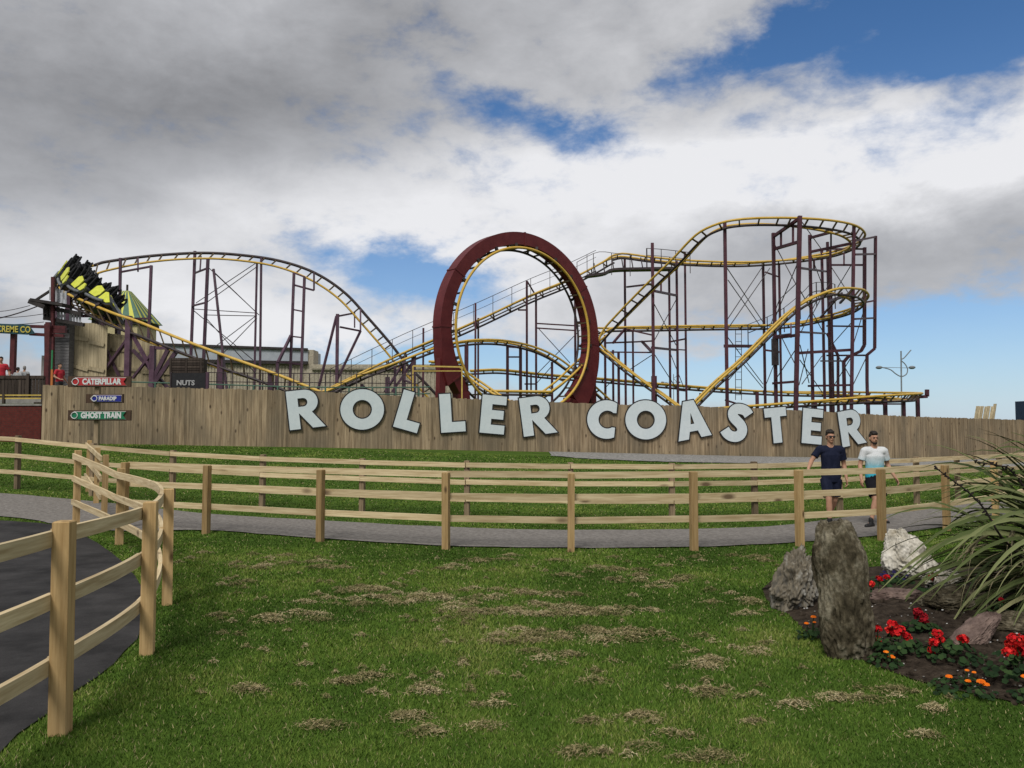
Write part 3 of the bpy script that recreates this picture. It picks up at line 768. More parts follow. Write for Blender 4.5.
def leg(pts, w_, d_, name='loop_leg'):
    mb = MB()
    for a, b in zip(pts[:-1], pts[1:]): mb.bar(a, b, w_, d_, up=LAX)
    return mb.build(name, red, coast)
def gz(p): return Vector((p.x, p.y, tz(p.x, p.y)-.1))
a = lp(-172, LR+.66, 0); pb = P(439, 400, a.y); leg([a, gz(Vector((pb.x, a.y, 0)))], .42, .42)
a = lp(-136, LR+.62, 0); leg([lp(-147, LR+.62, 0), P(461, 392, a.y), gz(P(466, 400, a.y))], .70, .78)
a = lp(-366, LR+.66, 0); pb = P(591.5, 400, a.y); leg([lp(-360, LR+.62, 0), a+Vector((0,0,-1.0)), gz(Vector((pb.x, a.y, 0)))], .5, .5)
a = lp(-409, LR+.61, 0); leg([a, gz(Vector((a.x-.9, a.y-.4, 0)))], .72, .8)

# posts ---------------------------------------------------------------
def post(px, yt, Yd, w_=.2, pb=None, yb_=None, lab=None):
    a = P(px, yt, Yd); x = a.x; w_ *= .82
    if pb is not None:
        b = P(pb, yb_ or 400, Yd)
        s = (b.x-a.x)/(a.z-b.z); g = tz(x, Yd); b = Vector((a.x+s*(a.z-g), Yd, g))
    else: b = Vector((x, Yd, tz(x, Yd)))
    mb = MB(); mb.tone = random.random(); mb.bar(b, a, w_, up=Vector((0,1,0)))
    mb.obox(b+Vector((0,0,.06)), Vector((w_,0,0)), Vector((0,w_,0)), Vector((0,0,.05)))
    return mb.build('support_post', pur if px < 420 else maroon, coast)
def beam(x1, y1, Y1, x2, y2, Y2=None, w_=.14, name='crossbeam', m_=None):
    mb = MB(); mb.tone = random.random(); mb.bar(P(x1,y1,Y1), P(x2,y2,Y2 or Y1), w_*.82); return mb.build(name, m_ or (pur if x1 < 420 else maroon), coast)
def rod(x1, y1, Y1, x2, y2, Y2=None, r=.03):
    mb = MB(); mb.tube([P(x1,y1,Y1), P(x2,y2,Y2 or Y1)], r, 5); return mb.build('tie_rod', drk, coast)
for p in [ # left hill towers
    (120.5,258,53,.19,119,345),(151.3,265.4,52,.19,148.6,338.5),(195,251,55.5,.2,191,355),(208,259,54,.22,203.5,365),(257,262,56,.15,254.5,375),(261.3,257,55,.16,260,375),
    (294,273,54.5,.2,290.7,363),(304.5,277,54,.2,301,386),(337.6,314,54,.24),
    (57,277,50.3,.24),(69,296,47.6,.34),(104,311,47,.3),(129,316,45.6,.36),(153,346,45,.34),(117,322,48.5,.2),(221,355,44.3,.38),(271,372,43.7,.34),(98,318,49.5,.22),
    (404,357,54,.3),(413.7,357,51.2,.34),(387.6,377,51,.32),(423.4,328,54.6,.15),(395,366,51,.18),(362,384,50.8,.24),
    (466.5,345,52.5,.32),(475.5,303,54.8,.16),(478.3,318,56,.16),(507.5,346,53.4,.24),(520.5,348,53.9,.26),(526.8,281,55.8,.19),(536,294,56.9,.19),
    (575,285,57.3,.19),(582,318,59,.17),(588,332,58.5,.17),(552,362,54.6,.2),(531,372,60,.16),
    # crest and drop
    (624.7,258,58.5,.19),(652.3,243,51.5,.22),(669,268,58,.18),(676.5,261,57.5,.19),(684.8,252,58.6,.17),(724.7,222,46.7,.21),(763,263,58.6,.2),(773.2,233,47.5,.22),(779,265,58,.17),
    (799.8,216,45.2,.26,796,400),(809.6,235,50,.2),(821.7,250,56.4,.19),(827.4,242,56.8,.2),(830.3,250,54.5,.15),(853.9,225,48,.2,851.5,400),
    (605,335,58.6,.2),(613,350,57.3,.18),(618.5,352,55,.2),(632.8,330,58.6,.16),(654,376,53,.4),
    (757,392,46.6,.2),(815,402,47.4,.22),(868,400,48.2,.2),(885,399,48.6,.24),(903.5,398,51,.22)]: post(*p)
# jogged posts at the far right
def jog(L, Yd, w_):
    mb = MB(); q = [P(x, y, Yd) for x, y in L]; q.append(Vector((q[-1].x, Yd, tz(q[-1].x, Yd))))
    for a, b in zip(q[:-1], q[1:]): mb.bar(a, b, w_, up=Vector((0,1,0)))
    mb.build('support_post', maroon, coast)
jog([(864.6,247.5),(864.4,345),(861,351),(848,357),(843.7,362)], 51.5, .18)
jog([(875.5,236),(874.7,348.5),(867,355),(867,380)], 52, .16)
jog([(827,333),(838,355.5),(838,390)], 55, .15)
jog([(927,389.5),(927,396.5),(917.5,397)], 51.5, .2)
for b in [ # crossbeams: x1,y1,Y,x2,y2[,Y2[,w]]
    (121,272,53,151,266.5,52),(138,258,53,138,271.5,52.6,.12),(132,318.6,49,151,318.6,48.5),(195,273,55.4,208,268,54,.13),(192,306,55.4,206,302.5,54,.13),(201,256,55,200,271,54.8,.1),
    (294,273,54.5,304.5,277,54,.12),(294,285,54.5,314,290.4,55),(314,290.4,55,314,272.5,55,.13),(293,309.5,54.5,303.5,311.6,54,.12),(291,336.3,54.5,301.5,337.5,54,.12),(291,335.5,54.5,277.7,363,53,.2),(277.7,363,53,276,400,53,.22),(277,361.5,53,301,364.5,54,.16),
    (336.5,316,54,315.5,400,53,.17),(339,316,54,354.6,313,56,.14),(354.6,313,55.8,354.6,327.5,55.5,.12),(340,327,54,360.5,331,55,.14),(360.5,309,55.5,360.5,331,55,.14),(360.5,331,55,337,380,54,.17),
    (507.5,346.5,53.4,520.5,347.5,53.9,.16),(507.5,357,53.4,520.5,357,53.9,.12),(518,310,55.9,526.5,310,55.9,.13),(527,281,55.8,536,296,56.8,.1),(536,323.4,56.9,579.6,326,58,.11),(536,328,56,575,330.5,57.4,.11),(525,384,56,536,384,57,.12),
    (627,287,58.5,652,284,55,.15),(654.5,291,51.5,676.5,295.5,57.5,.18),(661,282,55,661,291,55,.14),(652,347.6,51.5,676.5,350,57.5,.18),(669,342,58,684.8,339,58.6,.15),(633,342,58,652,341,55,.13),(603,352,58.6,652,352.5,55,.12),(642,341.5,57,652,352,54,.18),(633,330,58,633,342,58,.1),
    (605,343,58.6,632,342,58.6,.14),(613,343,57,625,329,58,.17),(625,329,58.5,652,335,54,.12),(676.5,349.5,57.5,684.8,350,58.6,.1),(677,390,57.5,685,391,58.6,.1),
    (725,346,46.8,757,346.2,50,.22),(764.5,350,58,779,352,58,.15),(765,272,58.4,779,277,58,.13),(773.5,236.5,47.5,800,218,45.2,.2),(774.5,249,47.5,800,241.5,45.2,.2),(781,232,47,781,247,47,.13),(793,222,46,793,243.5,45.8,.13),
    (809.6,238,50,832,232,48,.18),(810,252,50,851,243.5,48,.18),(831,231,48,831,246,49,.13),(829,249,56.5,864,249,51.5,.15),(832,265,54.5,864,265,51.5,.16),(844,254,54,844,265,53,.13),(800,268,45.5,826,271.5,56.8,.15),(814,259,52,814,270.5,52,.13),
    (855,241,48,875.5,236.8,52,.15),(855,254.5,48,875.5,254,52,.15),(855,319,48.5,875,318,52,.14),(864.5,302.5,51.5,875,300.5,52,.13),(830,301,54,853,293,48,.2),(840,303,51,852,290,48.5,.15),
    (799,353,46,852,349.8,48.3,.2),(827,355.5,56.5,867,355.3,52,.14),(821,361,56.4,844,361,51.5,.13),(773.4,338,47.5,799,335,45.6,.2),(773,383.4,47.5,797,381.5,45.6,.16),(808,386,50,852,385,48.3,.15),(800,332,46,825,333.5,56.5,.14),(827,326,56,864.5,326.5,51.5,.14),
    (791,324,57,791,337,50,.13),(774,336,47.5,790,334,50,.12),(858,399,47.9,903,400.5,50.8,.13),(865,404,48,903,404,51,.12),
    (820,318,56,842,293,52,.13),(700,393,60,700,402,60,.12),(725,400,47,760,411,47,.12),
    (69,316,47.6,104,316,49.3,.2),(69,336,47.6,98,337,49.2,.14),(57,316,50.3,69,316,47.6,.2),
    (104,372,47,128.5,338,45.8,.2),(130,330,45.8,153,372,45,.2),(133,350,45.6,168,388,45.2,.2),(153,352,45,133,378,45.6,.16),(153,348,45,168,348,45,.2),(168,350,45,150,386,45,.26),(176,352,45,154,384,44.9,.26),(106,349,47,120,378,46.6,.16),
    (213.5,269,54,228,400,53,.17),(404,362,54,385,392,52,.16),(414,360,51.4,392,392,51,.18),(362,385,51,380,400,51,.14),(404,380,54,414,384,52,.14)]:
    beam(b[0], b[1], b[2], b[3], b[4], b[5] if len(b) > 5 else None, b[6] if len(b) > 6 else .14)
for r_ in [(209,268,54,255,311,56),(196,303,55.5,256,263,56),(206,303,54,258,266,55),(212,270,54,259,315,55),(193,309,55.5,255,313,56),(206,315,54,257,316,55),(193,310,55.5,253,360,56),(206,318,54,256,374,56),(257,315,55,208,352,54),(257,318,55,212,365,54),
    (538,328,57,570,363,57.5),(536,375,57,580,330,58.5),(536,384,57,552,366,54.8),(727,268,47,763,322,58.5),(728,280,50,763,330,58.5),(763,266,58.5,727,320,50),(770,268,58.5,727,330,47),(726,335,47,763,384,58.5),(763,340,58.5,727,382,47),(775,245,47.5,798,288,45.5),(798,262,45.5,775,318,47.5),(774,322,47.5,797,368,45.6),(798,346,45.6,774,382,47.5),(740,360,50,763,388,58),
    (802,222,45.5,822,250,56),(830,265,55,853,300,48.5),(830,282,55,812,315,51),(808,349,50,799,385,46),(822,356,56,802,384,46),(838,355,55,852,380,48.3),(829,348,56,852,322,48.3),(800,345,46,809,383,50),(800,290,45.5,822,330,56.3),(822,290,56.3,801,332,45.6),(809,250,50,828,300,56.5),(853,262,48.2,830,300,55),(830,392,55,852,356,48.3),(779,352,58,763,392,58.5),(779,300,58,764,345,58.5),(853,385,48.3,866,358,52),(864,310,51.5,853,345,48.2),(822,392,56.3,800,360,45.8),(652,300,51.5,676,345,57.5),(676,300,57.5,653,343,51.5),(669,350,58,684,388,58.6),(653,352,52,676,388,57.5),(626,372,58,652,355,54),(605,388,58.6,613,380,57.3),(779,300,58,800,280,46)]:
    rod(*r_)
# catwalk beside the middle curve
cw = w_pts([(748,333,52),(775,322,51),(790,312,50),(806,298,49.5),(812,292,49.5),(826,291,49.6),(835,293,49.8)], 16)
mb = MB(); mb.tube(cw, .03, 5); s = mb.build('catwalk', drk, coast)
mb = MB(); mb.tube([p+Vector((0,0,.55)) for p in cw], .02, 5)
for i in range(0, 16, 3): mb.bar(cw[i]-Vector((0,0,1.0)), cw[i]+Vector((0,0,.55)), .05)
mb.build('handrail', drk, s)
s = MB(); q = P(775,350,47.2); s.box(q.x-.12, q.x+.22, 47.2, 47.5, q.z-.9, q.z+.7); s.build('control_box', drk, coast)
# ladder in the middle tower
mb = MB()
for x in (735.5, 741.5): mb.tube([P(x,330,56), P(x,400,56)], .025, 5)
for k in range(9): mb.tube([P(735.5,334+k*7.6,56), P(741.5,334+k*7.6,56)], .02, 4)
mb.build('ladder', drk, coast)
tag(TIES.build('crossties', tie_m, coast), kind='stuff')
# low walkway railing in front of the ride
grn = mat('railing_green', (.05,.11,.08), (.08,.15,.11), .6, 4)
def railing(L, n, h, m_, label, r=.025, step=2, Zm=(0,.5,1), grp=None):
    q = w_pts(L, n); t = thing('railing', gz(q[n//2]), label, 'railing', grp)
    mb = MB()
    for k in Zm: mb = MB(); mb.tube([p-Vector((0,0,h*(1-k))) for p in q], r, 5); mb.build('rail', m_, t)
    mb = MB()
    for i in range(0, n, step): g = gz(q[i]); mb.bar(g, q[i], r*2)
    mb.build('upright', m_, t); return t
railing([(186,372,42),(240,373,42),(300,373.5,42),(350,374,42.5),(418,375,43)], 31, .95, drk, 'thin dark railing of the walkway behind the boarded fence, above letters R and O')
railing([(130,382,40),(200,384,40.5),(300,387,41),(400,387.5,41.5),(430,387,42)], 26, .5, grn, 'low green pipe railing just above the boarded fence at the left', r=.035, Zm=(.3,1))
ylr = mat('railing_yellow', (.45,.32,.07), (.6,.44,.12), .5, 4)
q = [P(413,397,45), P(413,366,45), P(462,367,45), P(462,398,45)]
t = thing('safety_gate', gz(q[0]), 'yellow tube frame standing before the left leg of the red loop', 'frame')
mb = MB(); mb.bar(gz(q[0]), q[1], .07); mb.bar(gz(q[3]), q[2], .07); mb.build('upright', ylr, t)
mb = MB(); mb.bar(P(413,371,45), P(462,371,45), .05); mb.build('rail', ylr, t); mb = MB(); mb.bar(q[1], q[2], .08); mb.build('rail', ylr, t)
# ------------------------------------------------------------------ coaster train
cblk = mat('car_black', (.010,.011,.013), (.022,.023,.026), .35, 5, spec=.5)
cyel = mat('car_yellow', (.50,.53,.035), (.62,.64,.06), .4, 4, spec=.5)
cgry = mat('car_grey', (.10,.11,.12), (.16,.17,.18), .45, 4)
seatm = mat('seat_black', (.006,.006,.007), (.012,.012,.014), .7, 5)
def xf(mb, M4):
    mb.v = [tuple(M4 @ Vector(v)) for v in mb.v]; return mb
def prism(mb, poly, y0, y1):
    n = len(poly); vs = [(x, y0, z) for x, z in poly]+[(x, y1, z) for x, z in poly]
    mb.add(vs, [tuple(range(n)), tuple(range(2*n-1, n-1, -1))]+[(i, i+n, (i+1) % n+n, (i+1) % n) for i in range(n)])
cumT = np.r_[0, np.cumsum(np.linalg.norm(np.diff((TO+TI)/2, axis=0), axis=1))]
def tframe(s):
    o_ = np.array([np.interp(s, cumT, TO[:, k]) for k in range(3)]); i_ = np.array([np.interp(s, cumT, TI[:, k]) for k in range(3)])
    o2 = np.array([np.interp(s+.3, cumT, TO[:, k]+0) for k in range(3)])
    x = Vector(o2-o_).normalized(); y = Vector(i_-o_).normalized(); z = x.cross(y); 
    if z.z < 0: z = -z
    y = z.cross(x).normalized(); z.normalize()
    c = Vector((o_+i_)/2)
    return Matrix(((x.x,y.x,z.x,c.x),(x.y,y.y,z.y,c.y),(x.z,y.z,z.z,c.z),(0,0,0,1))), x.cross(y).dot(z)
i0 = int(np.argmin([np.hypot(*((np.array([(512+FPX*q[0]/q[1]) for q in [p]])[0]-86), 0)) if p[1] < 47.5 else 9e9 for p in TO]))
s_front = cumT[i0]
M0, _ = tframe(s_front)
train = thing('coaster_train', M0.translation, 'black and lime yellow coaster train tilting through the left hand turn', 'coaster train')
RID = []
for ci in range(4):
    s = s_front-.5-ci*1.85
    M4, _ = tframe(s); lead = ci == 0
    sgn = -1      # outer side is -y
    SCL = Matrix.Diagonal((.95,1.2,1.2,1)); M4 = M4 @ SCL
    b = MB()
    prof = [(-.93,.22),(.93,.22),(1.0,.42),(.86,.66),(.55,.80),(.1,.72),(-.5,.76),(-.93,.92)] if not lead else [(-.93,.22),(1.25,.20),(1.55,.30),(1.45,.48),(1.0,.74),(.55,.86),(.1,.76),(-.5,.78),(-.93,.92)]
    prism(b, prof, -.62, .62)
    b.box(-.8,.8,-.50,.50,.05,.22)
    car = xf(b, M4).build('car', cblk, train)
    y_ = MB()
    for sd_ in (-1, 1):
        prism(y_, [(-.84,.46),(-.05,.38),(.08,.60),(-.02,.95),(-.62,1.12),(-.90,1.0)], sd_*.64-.03, sd_*.64+.03)
        if lead: prism(y_, [(.28,.38),(1.2,.30),(1.42,.40),(.9,.68),(.50,.90),(.25,.86)], sd_*.64-.03, sd_*.64+.03); 
        else: prism(y_, [(.25,.42),(.72,.38),(.84,.58),(.62,.84),(.36,.84)], sd_*.64-.03, sd_*.64+.03)
    if lead:
        for yy in (-.4, .4): y_.bar((.5,yy,.90),(1.5,yy,.46),.16,.04)
    xf(y_, M4).build('side_panel', cyel, car)
    g = MB()
    for sd_ in (-1, 1): g.tube([(-.85,sd_*.69,.30),(-.3,sd_*.70,.26),(.4,sd_*.70,.26),(.9,sd_*.69,.32)], .07, 8)
    xf(g, M4).build('bumper_rail', cgry, car)
    wz = MB()
    for wx in (-.6, .6):
        for sd_ in (-1, 1):
            wz.tube([(wx, sd_*.42, .10), (wx, sd_*.58, .10)], .13, 12)
            wz.bar((wx, sd_*.5, .1), (wx, sd_*.5, -.2), .08); xf(wz, M4).build('wheel', drk, car); wz = MB()
    for row, rx in enumerate((-.62, .18)):
        for yy in (-.3, .3):
            q = MB()
            q.bar((rx-.05,yy,.6),(rx-.22,yy,1.30),.12,.44,up=Vector((0,1,0)))
            q.v = [(v[0], v[1], v[2]) for v in q.v]
            q.sphere((rx-.25,yy,1.42),.10,.19,.17,8,6); q.sphere((rx-.17,yy-.22,1.12),.11,.07,.26,8,6); q.sphere((rx-.17,yy+.22,1.12),.11,.07,.26,8,6)
            q.box(rx-.08,rx+.35,yy-.22,yy+.22,.62,.76)
            seat = xf(q, M4).build('seat', seatm, car)
            q = MB()
            for o2 in (-.13, .13): q.tube([(rx-.30,yy+o2,1.45),(rx-.12,yy+o2,1.62),(rx+.10,yy+o2,1.45),(rx+.22,yy+o2,1.05),(rx+.25,yy+o2,.85)], .05, 7)
            q.tube([(rx+.25,yy-.16,.88),(rx+.25,yy+.16,.88)], .05, 7)
            xf(q, M4).build('restraint', seatm, seat)
    q = MB()
    q.tube([(-.1,-.62,.8),(-.02,-.62,1.02),(.06,0,1.04),(-.02,.62,1.02),(-.1,.62,.8)], .022, 6)
    xf(q, M4).build('grab_bar', cgry, car)

# ------------------------------------------------------------------ people
skin = mat('skin', (.36,.19,.12), (.46,.26,.17), .55, 6, spec=.3)
def solid(mb, name, m_, parent, vox, sm=6, base=None):
    """union the overlapping volumes of mb into one continuous surface"""
    o_ = mb.build(name, m_, None, base=Vector((0,0,0)))
    md = o_.modifiers.new('r', 'REMESH'); md.mode = 'VOXEL'; md.voxel_size = vox; md.use_smooth_shade = True
    m2 = o_.modifiers.new('s', 'SMOOTH'); m2.factor = .5; m2.iterations = sm
    dg = bpy.context.evaluated_depsgraph_get(); me = bpy.data.meshes.new_from_object(o_.evaluated_get(dg)); bpy.data.objects.remove(o_)
    me.name = name; me.materials.clear(); me.materials.append(m_)
    b = Vector(BASE[parent.name]) if parent else Vector(base)
    me.transform(Matrix.Translation(-b)); o_ = bpy.data.objects.new(name, me); COL.objects.link(o_)
    if parent: o_.parent = parent
    else: o_.location = b
    BASE[o_.name] = b; return o_
def chain(mb, pts, rs, n=12, flat=None):
    P_ = [Vector(p) for p in pts]
    if len(P_) == 2: P_ = [P_[0], (P_[0]+P_[1])/2, P_[1]]; rs = [rs[0], (rs[0]+rs[1])/2, rs[1]]
    mb.tube(P_, list(rs), n, flat=flat); mb.sphere(P_[0], rs[0], nu=10, nv=6); mb.sphere(P_[-1], rs[-1], nu=10, nv=6)
def person(loc, yaw, J, label, shirt_m, short_m, shoe_m, hair_m, vox=.008, glasses=False, beard=None, long_legs=False, group=None, k=1.0, cap=False):
    t = thing('person', loc, label, 'person', group)
    M4 = Matrix.Translation(loc) @ Matrix.Rotation(yaw, 4, 'Z') @ Matrix.Scale(k, 4)
    V_ = Vector
    b = MB(); hc = V_(J['head']); ht = J.get('hturn', 0); HR = Matrix.Rotation(ht, 3, 'Z')
    def hp(x, y, z): return hc+HR @ V_((x, y, z))
    # head: cranium, face, jaw, nose, brow, ears
    b.sphere(hp(0,.012,.025), .074,.092,.090, 16, 12); b.sphere(hp(0,-.022,-.03), .060,.066,.075, 14, 10); b.sphere(hp(0,-.045,-.080), .036,.036,.032, 10, 8)
    chain(b, [hp(0,-.086,.012), hp(0,-.106,-.022)], [.009,.014], 8); b.sphere(hp(0,-.084,.028), .05,.014,.011, 10, 6)
    b.sphere(hp(0,-.086,-.052), .024,.012,.008, 8, 6)
    for s_ in (-1, 1): b.sphere(hp(s_*.076,.012,-.008), .010,.020,.030, 8, 6)
    chain(b, [V_(J['neck']), hp(0,.015,-.05)], [.056,.052])
    # trunk
    pel = V_(J['pelvis']); ch = V_(J['chest']); nk = V_(J['neck'])
    b.tube([pel+V_((0,0,-.08)), pel, (pel*.55+ch*.45), ch, nk+V_((0,0,-.05)), nk+V_((0,0,.01))], [.12,.140,.120,.135,.08,.055], 16, flat=(1.1,.72))
    for s_, a in ((-1,'R'), (1,'L')):
        sh, el_, wr = V_(J['sh'+a]), V_(J['el'+a]), V_(J['wr'+a]); hd = V_(J['hd'+a])
        chain(b, [ch+V_((s_*.05,0,.06)), sh+V_((-s_*.01,0,-.01))], [.07,.053]); chain(b, [nk+V_((s_*.02,.01,-.03)), sh+V_((-s_*.02,0,.01))], [.045,.040]); chain(b, [sh, sh*.5+el_*.5, el_], [.050,.047,.040]); chain(b, [el_, el_*.6+wr*.4, wr], [.042,.040,.027])
        # hand: palm, four bent fingers, thumb
        d = (hd-wr).normalized(); fwd = V_((0,-1,0)); sd_ = (fwd-d*fwd.dot(d)).normalized(); nrm = d.cross(sd_)
        if nrm.x*s_ > 0: nrm = -nrm       # palm faces the body
        b.tube([wr, wr+d*.05, wr+d*.095], [.022,.034,.038], 10, flat=[(.8,.8),(.6,1.1),(.45,1.1)] if abs(d.z) > .3 else None)
        for f_, (o2, L) in enumerate(((-.030,.060),(-.010,.072),(.011,.078),(.031,.070))):
            p0 = wr+d*.088+sd_*o2; p1 = p0+d*L*.45+nrm*.006; p2 = p1+d*L*.32+nrm*.018; p3 = p2+d*L*.18+nrm*.018
            chain(b, [p0,p1,p2,p3], [.0100,.0095,.0088,.0075], 7)
        p0 = wr+d*.03+sd_*.026; chain(b, [p0, p0+d*.03+sd_*.020+nrm*.008, p0+d*.058+sd_*.022+nrm*.018], [.014,.0115,.009], 7)
        hpj, kn, an, toe = V_(J['hp'+a]), V_(J['kn'+a]), V_(J['an'+a]), V_(J['toe'+a])
        chain(b, [hpj, hpj*.5+kn*.5, kn], [.092,.078,.054]); chain(b, [kn, kn*.68+an*.32, an*.75+kn*.25, an], [.052,.056,.038,.034])
        chain(b, [an+V_((0,.02,-.03)), toe], [.035,.03])
    xf(b, M4); solid(b, 'body', skin, t, vox)
    # shirt
    c = MB()
    c.tube([pel+V_((0,0,-.03)), pel+V_((0,0,.07)), (pel*.5+ch*.5), ch, nk+V_((0,0,-.065)), nk+V_((0,0,-.028))], [.158,.160,.150,.160,.105,.066], 18, flat=(1.13,.78))
    for s_, a in ((-1,'R'), (1,'L')):
        sh, el_ = V_(J['sh'+a]), V_(J['el'+a])
        chain(c, [ch+V_((s_*.05,0,.06)), sh+V_((-s_*.012,0,-.008))], [.088,.070]); chain(c, [nk+V_((s_*.035,.01,-.045)), sh+V_((-s_*.02,0,.01))], [.056,.058]); c.tube([sh+V_((-s_*.02,0,.01)), sh, sh*.55+el_*.45, sh*.32+el_*.68], [.055,.068,.068,.073], 12)
    xf(c, M4); solid(c, 'shirt', shirt_m, t, max(vox, .009), 12)
    c = MB()
    c.tube([pel+V_((0,0,.04)), pel+V_((0,0,-.04)), pel+V_((0,0,-.12))], [.150,.160,.150], 16, flat=(1.12,.82))
    for a in 'RL':
        hpj, kn, an = V_(J['hp'+a]), V_(J['kn'+a]), V_(J['an'+a])
        if long_legs: chain(c, [hpj, kn, an], [.10,.075,.06])
        else: c.tube([hpj+V_((0,0,-.02)), hpj*.5+kn*.5, hpj*.16+kn*.84], [.108,.102,.098], 14)
    xf(c, M4); solid(c, 'trousers' if long_legs else 'shorts', short_m, t, max(vox, .009), 4)
    for a in 'RL':
        an, toe = V_(J['an'+a]), V_(J['toe'+a]); c = MB(); d = (toe-an); d.z = 0; d.normalize()
        z0 = toe.z-.03
        chain(c, [V_((an.x,an.y,0))-d*.05+V_((0,0,toe.z+.012)), V_((an.x,an.y,0))+d*.05+V_((0,0,toe.z+.012)), V_((toe.x,toe.y,toe.z+.002))], [.042,.044,.038], 10); chain(c, [an+V_((0,.0,-.04)), an+V_((0,0,.05))], [.046,.044], 10)
        xf(c, M4); solid(c, 'shoe', shoe_m, t, max(vox, .009), 3)
    c = MB(); c.sphere(hp(0,.024,.042), .080,.092,.084, 14, 10); c.sphere(hp(0,.048,.005), .072,.068,.08, 12, 8); c.sphere(hp(0,-.052,.088), .060,.036,.032, 10, 6)
    rr = random.Random(len(label))
    for _ in range(26):
        a_ = rr.uniform(0, 6.28); e2 = rr.uniform(.3, 1.4); c.sphere(hp(.076*math.cos(a_)*math.cos(e2), .02+.088*math.sin(a_)*math.cos(e2), .052+.085*math.sin(e2)), .017,.017,.015, 6, 5)
    xf(c, M4); solid(c, 'hair', hair_m, t, max(vox, .007), 2)
    if beard:
        c = MB(); c.sphere(hp(0,-.047,-.086), .046,.040,.032, 12, 8); c.sphere(hp(0,-.012,-.062), .066,.055,.028, 12, 8); c.sphere(hp(0,-.093,-.040),.026,.010,.006,8,5)
        xf(c, M4); solid(c, 'beard', beard, t, max(vox, .006), 2)
    c = MB()
    if glasses:
        for s_ in (-1, 1): c.sphere(hp(s_*.031,-.094,.006), .028,.010,.020, 10, 6); c.bar(hp(s_*.058,-.085,.012), hp(s_*.078,.01,.008), .006)
        c.bar(hp(-.01,-.10,.012), hp(.01,-.10,.012), .008); xf(c, M4); c.build('sunglasses', blk_m, t, smooth=True)
    elif vox < .012:
        for s_ in (-1, 1): c.sphere(hp(s_*.029,-.080,.004), .013,.010,.008, 8, 6); c.sphere(hp(s_*.030,-.088,.026), .018,.006,.005, 8, 5)
        xf(c, M4); c.build('eyes', blk_m, t, smooth=True)
    return t
navy = mat('cloth_navy', (.008,.011,.026), (.015,.018,.038), .85, 9, (1,1,.5), bump=1.0, spec=.1); black_c = mat('cloth_black', (.008,.008,.011), (.014,.014,.018), .85, 8, spec=.1)
shoe_b = mat('shoe_black', (.01,.01,.011), (.02,.02,.02), .6, 9); hair_d = mat('hair_dark', (.010,.007,.005), (.022,.015,.010), .6, 40); hair_g = mat('hair_grey', (.16,.15,.14), (.28,.27,.26), .7, 40)
cred = mat('cloth_red', (.36,.018,.03), (.5,.03,.045), .8, 5); cgrey = mat('cloth_grey', (.22,.23,.23), (.34,.35,.35), .8, 5); cdk = mat('cloth_dark', (.03,.03,.035), (.05,.05,.055), .8, 5)
omb = mat('cloth_dip_dyed', (.6,.62,.64), (.66,.68,.70), .85, 9, (1,1,.5), bump=1.0, spec=.1)
n = omb.node_tree; b_ = n.nodes['Principled BSDF']; tcx = n.nodes.new('ShaderNodeTexCoord'); sxx = n.nodes.new('ShaderNodeSeparateXYZ'); n.links.new(tcx.outputs['Object'], sxx.inputs[0]); mm_ = NG(n)
nzz = n.nodes.new('ShaderNodeTexNoise'); nzz.inputs['Scale'].default_value = 9; n.links.new(tcx.outputs['Object'], nzz.inputs[0])
rp = n.nodes.new('ShaderNodeValToRGB'); n.links.new(mm_('ADD', mm_('MULTIPLY', mm_('SUBTRACT', sxx.outputs[2], .90), 1.6), mm_('MULTIPLY', mm_('SUBTRACT', nzz.outputs[0], .5), .12)), rp.inputs[0])
E_ = rp.color_ramp.elements; E_[0].position = 0.0; E_[0].color = (.03,.38,.52,1); E_[1].position = .64; E_[1].color = (.60,.62,.63,1); q = E_.new(.25); q.color = (.09,.42,.54,1); q = E_.new(.40); q.color = (.38,.54,.59,1)
n.links.new(rp.outputs[0], b_.inputs['Base Color'])
J1 = dict(head=(0,-.01,1.63), neck=(0,.01,1.47), chest=(0,0,1.30), pelvis=(0,0,.93), hturn=.05,
  shR=(-.195,0,1.41), elR=(-.35,-.03,1.20), wrR=(-.46,-.20,1.06), hdR=(-.50,-.26,1.01), shL=(.195,0,1.41), elL=(.255,.06,1.12), wrL=(.27,-.02,.87), hdL=(.27,-.04,.80),
  hpR=(-.09,0,.88), knR=(-.10,-.18,.49), anR=(-.10,-.20,.10), toeR=(-.13,-.35,.04), hpL=(.09,0,.88), knL=(.07,.03,.48), anL=(.05,.30,.16), toeL=(.05,.18,.035))
J2 = dict(head=(-.01,-.01,1.62), neck=(0,.01,1.46), chest=(0,0,1.29), pelvis=(0,0,.92), hturn=-.1,
  shR=(-.19,0,1.40), elR=(-.265,.03,1.13), wrR=(-.315,-.10,.88), hdR=(-.33,-.13,.81), shL=(.19,0,1.40), elL=(.275,.05,1.13), wrL=(.345,-.08,.90), hdL=(.37,-.12,.83),
  hpR=(-.085,0,.87), knR=(-.10,-.19,.50), anR=(-.21,-.22,.10), toeR=(-.34,-.30,.035), hpL=(.085,0,.87), knL=(.16,.06,.48), anL=(.29,.30,.16), toeL=(.34,.20,.035))
p1 = gnd(832,526.5); p2 = gnd(876,526)
person(p1, R(-4), J1, 'man in navy polo shirt, dark shorts and sunglasses walking on the grey path', navy, navy, shoe_b, hair_d, glasses=True, k=1.00)
person(p2, R(4), J2, 'bearded man in white shirt fading to turquoise and black shorts walking on the path', omb, black_c, shoe_b, hair_d, beard=hair_d, k=.99)

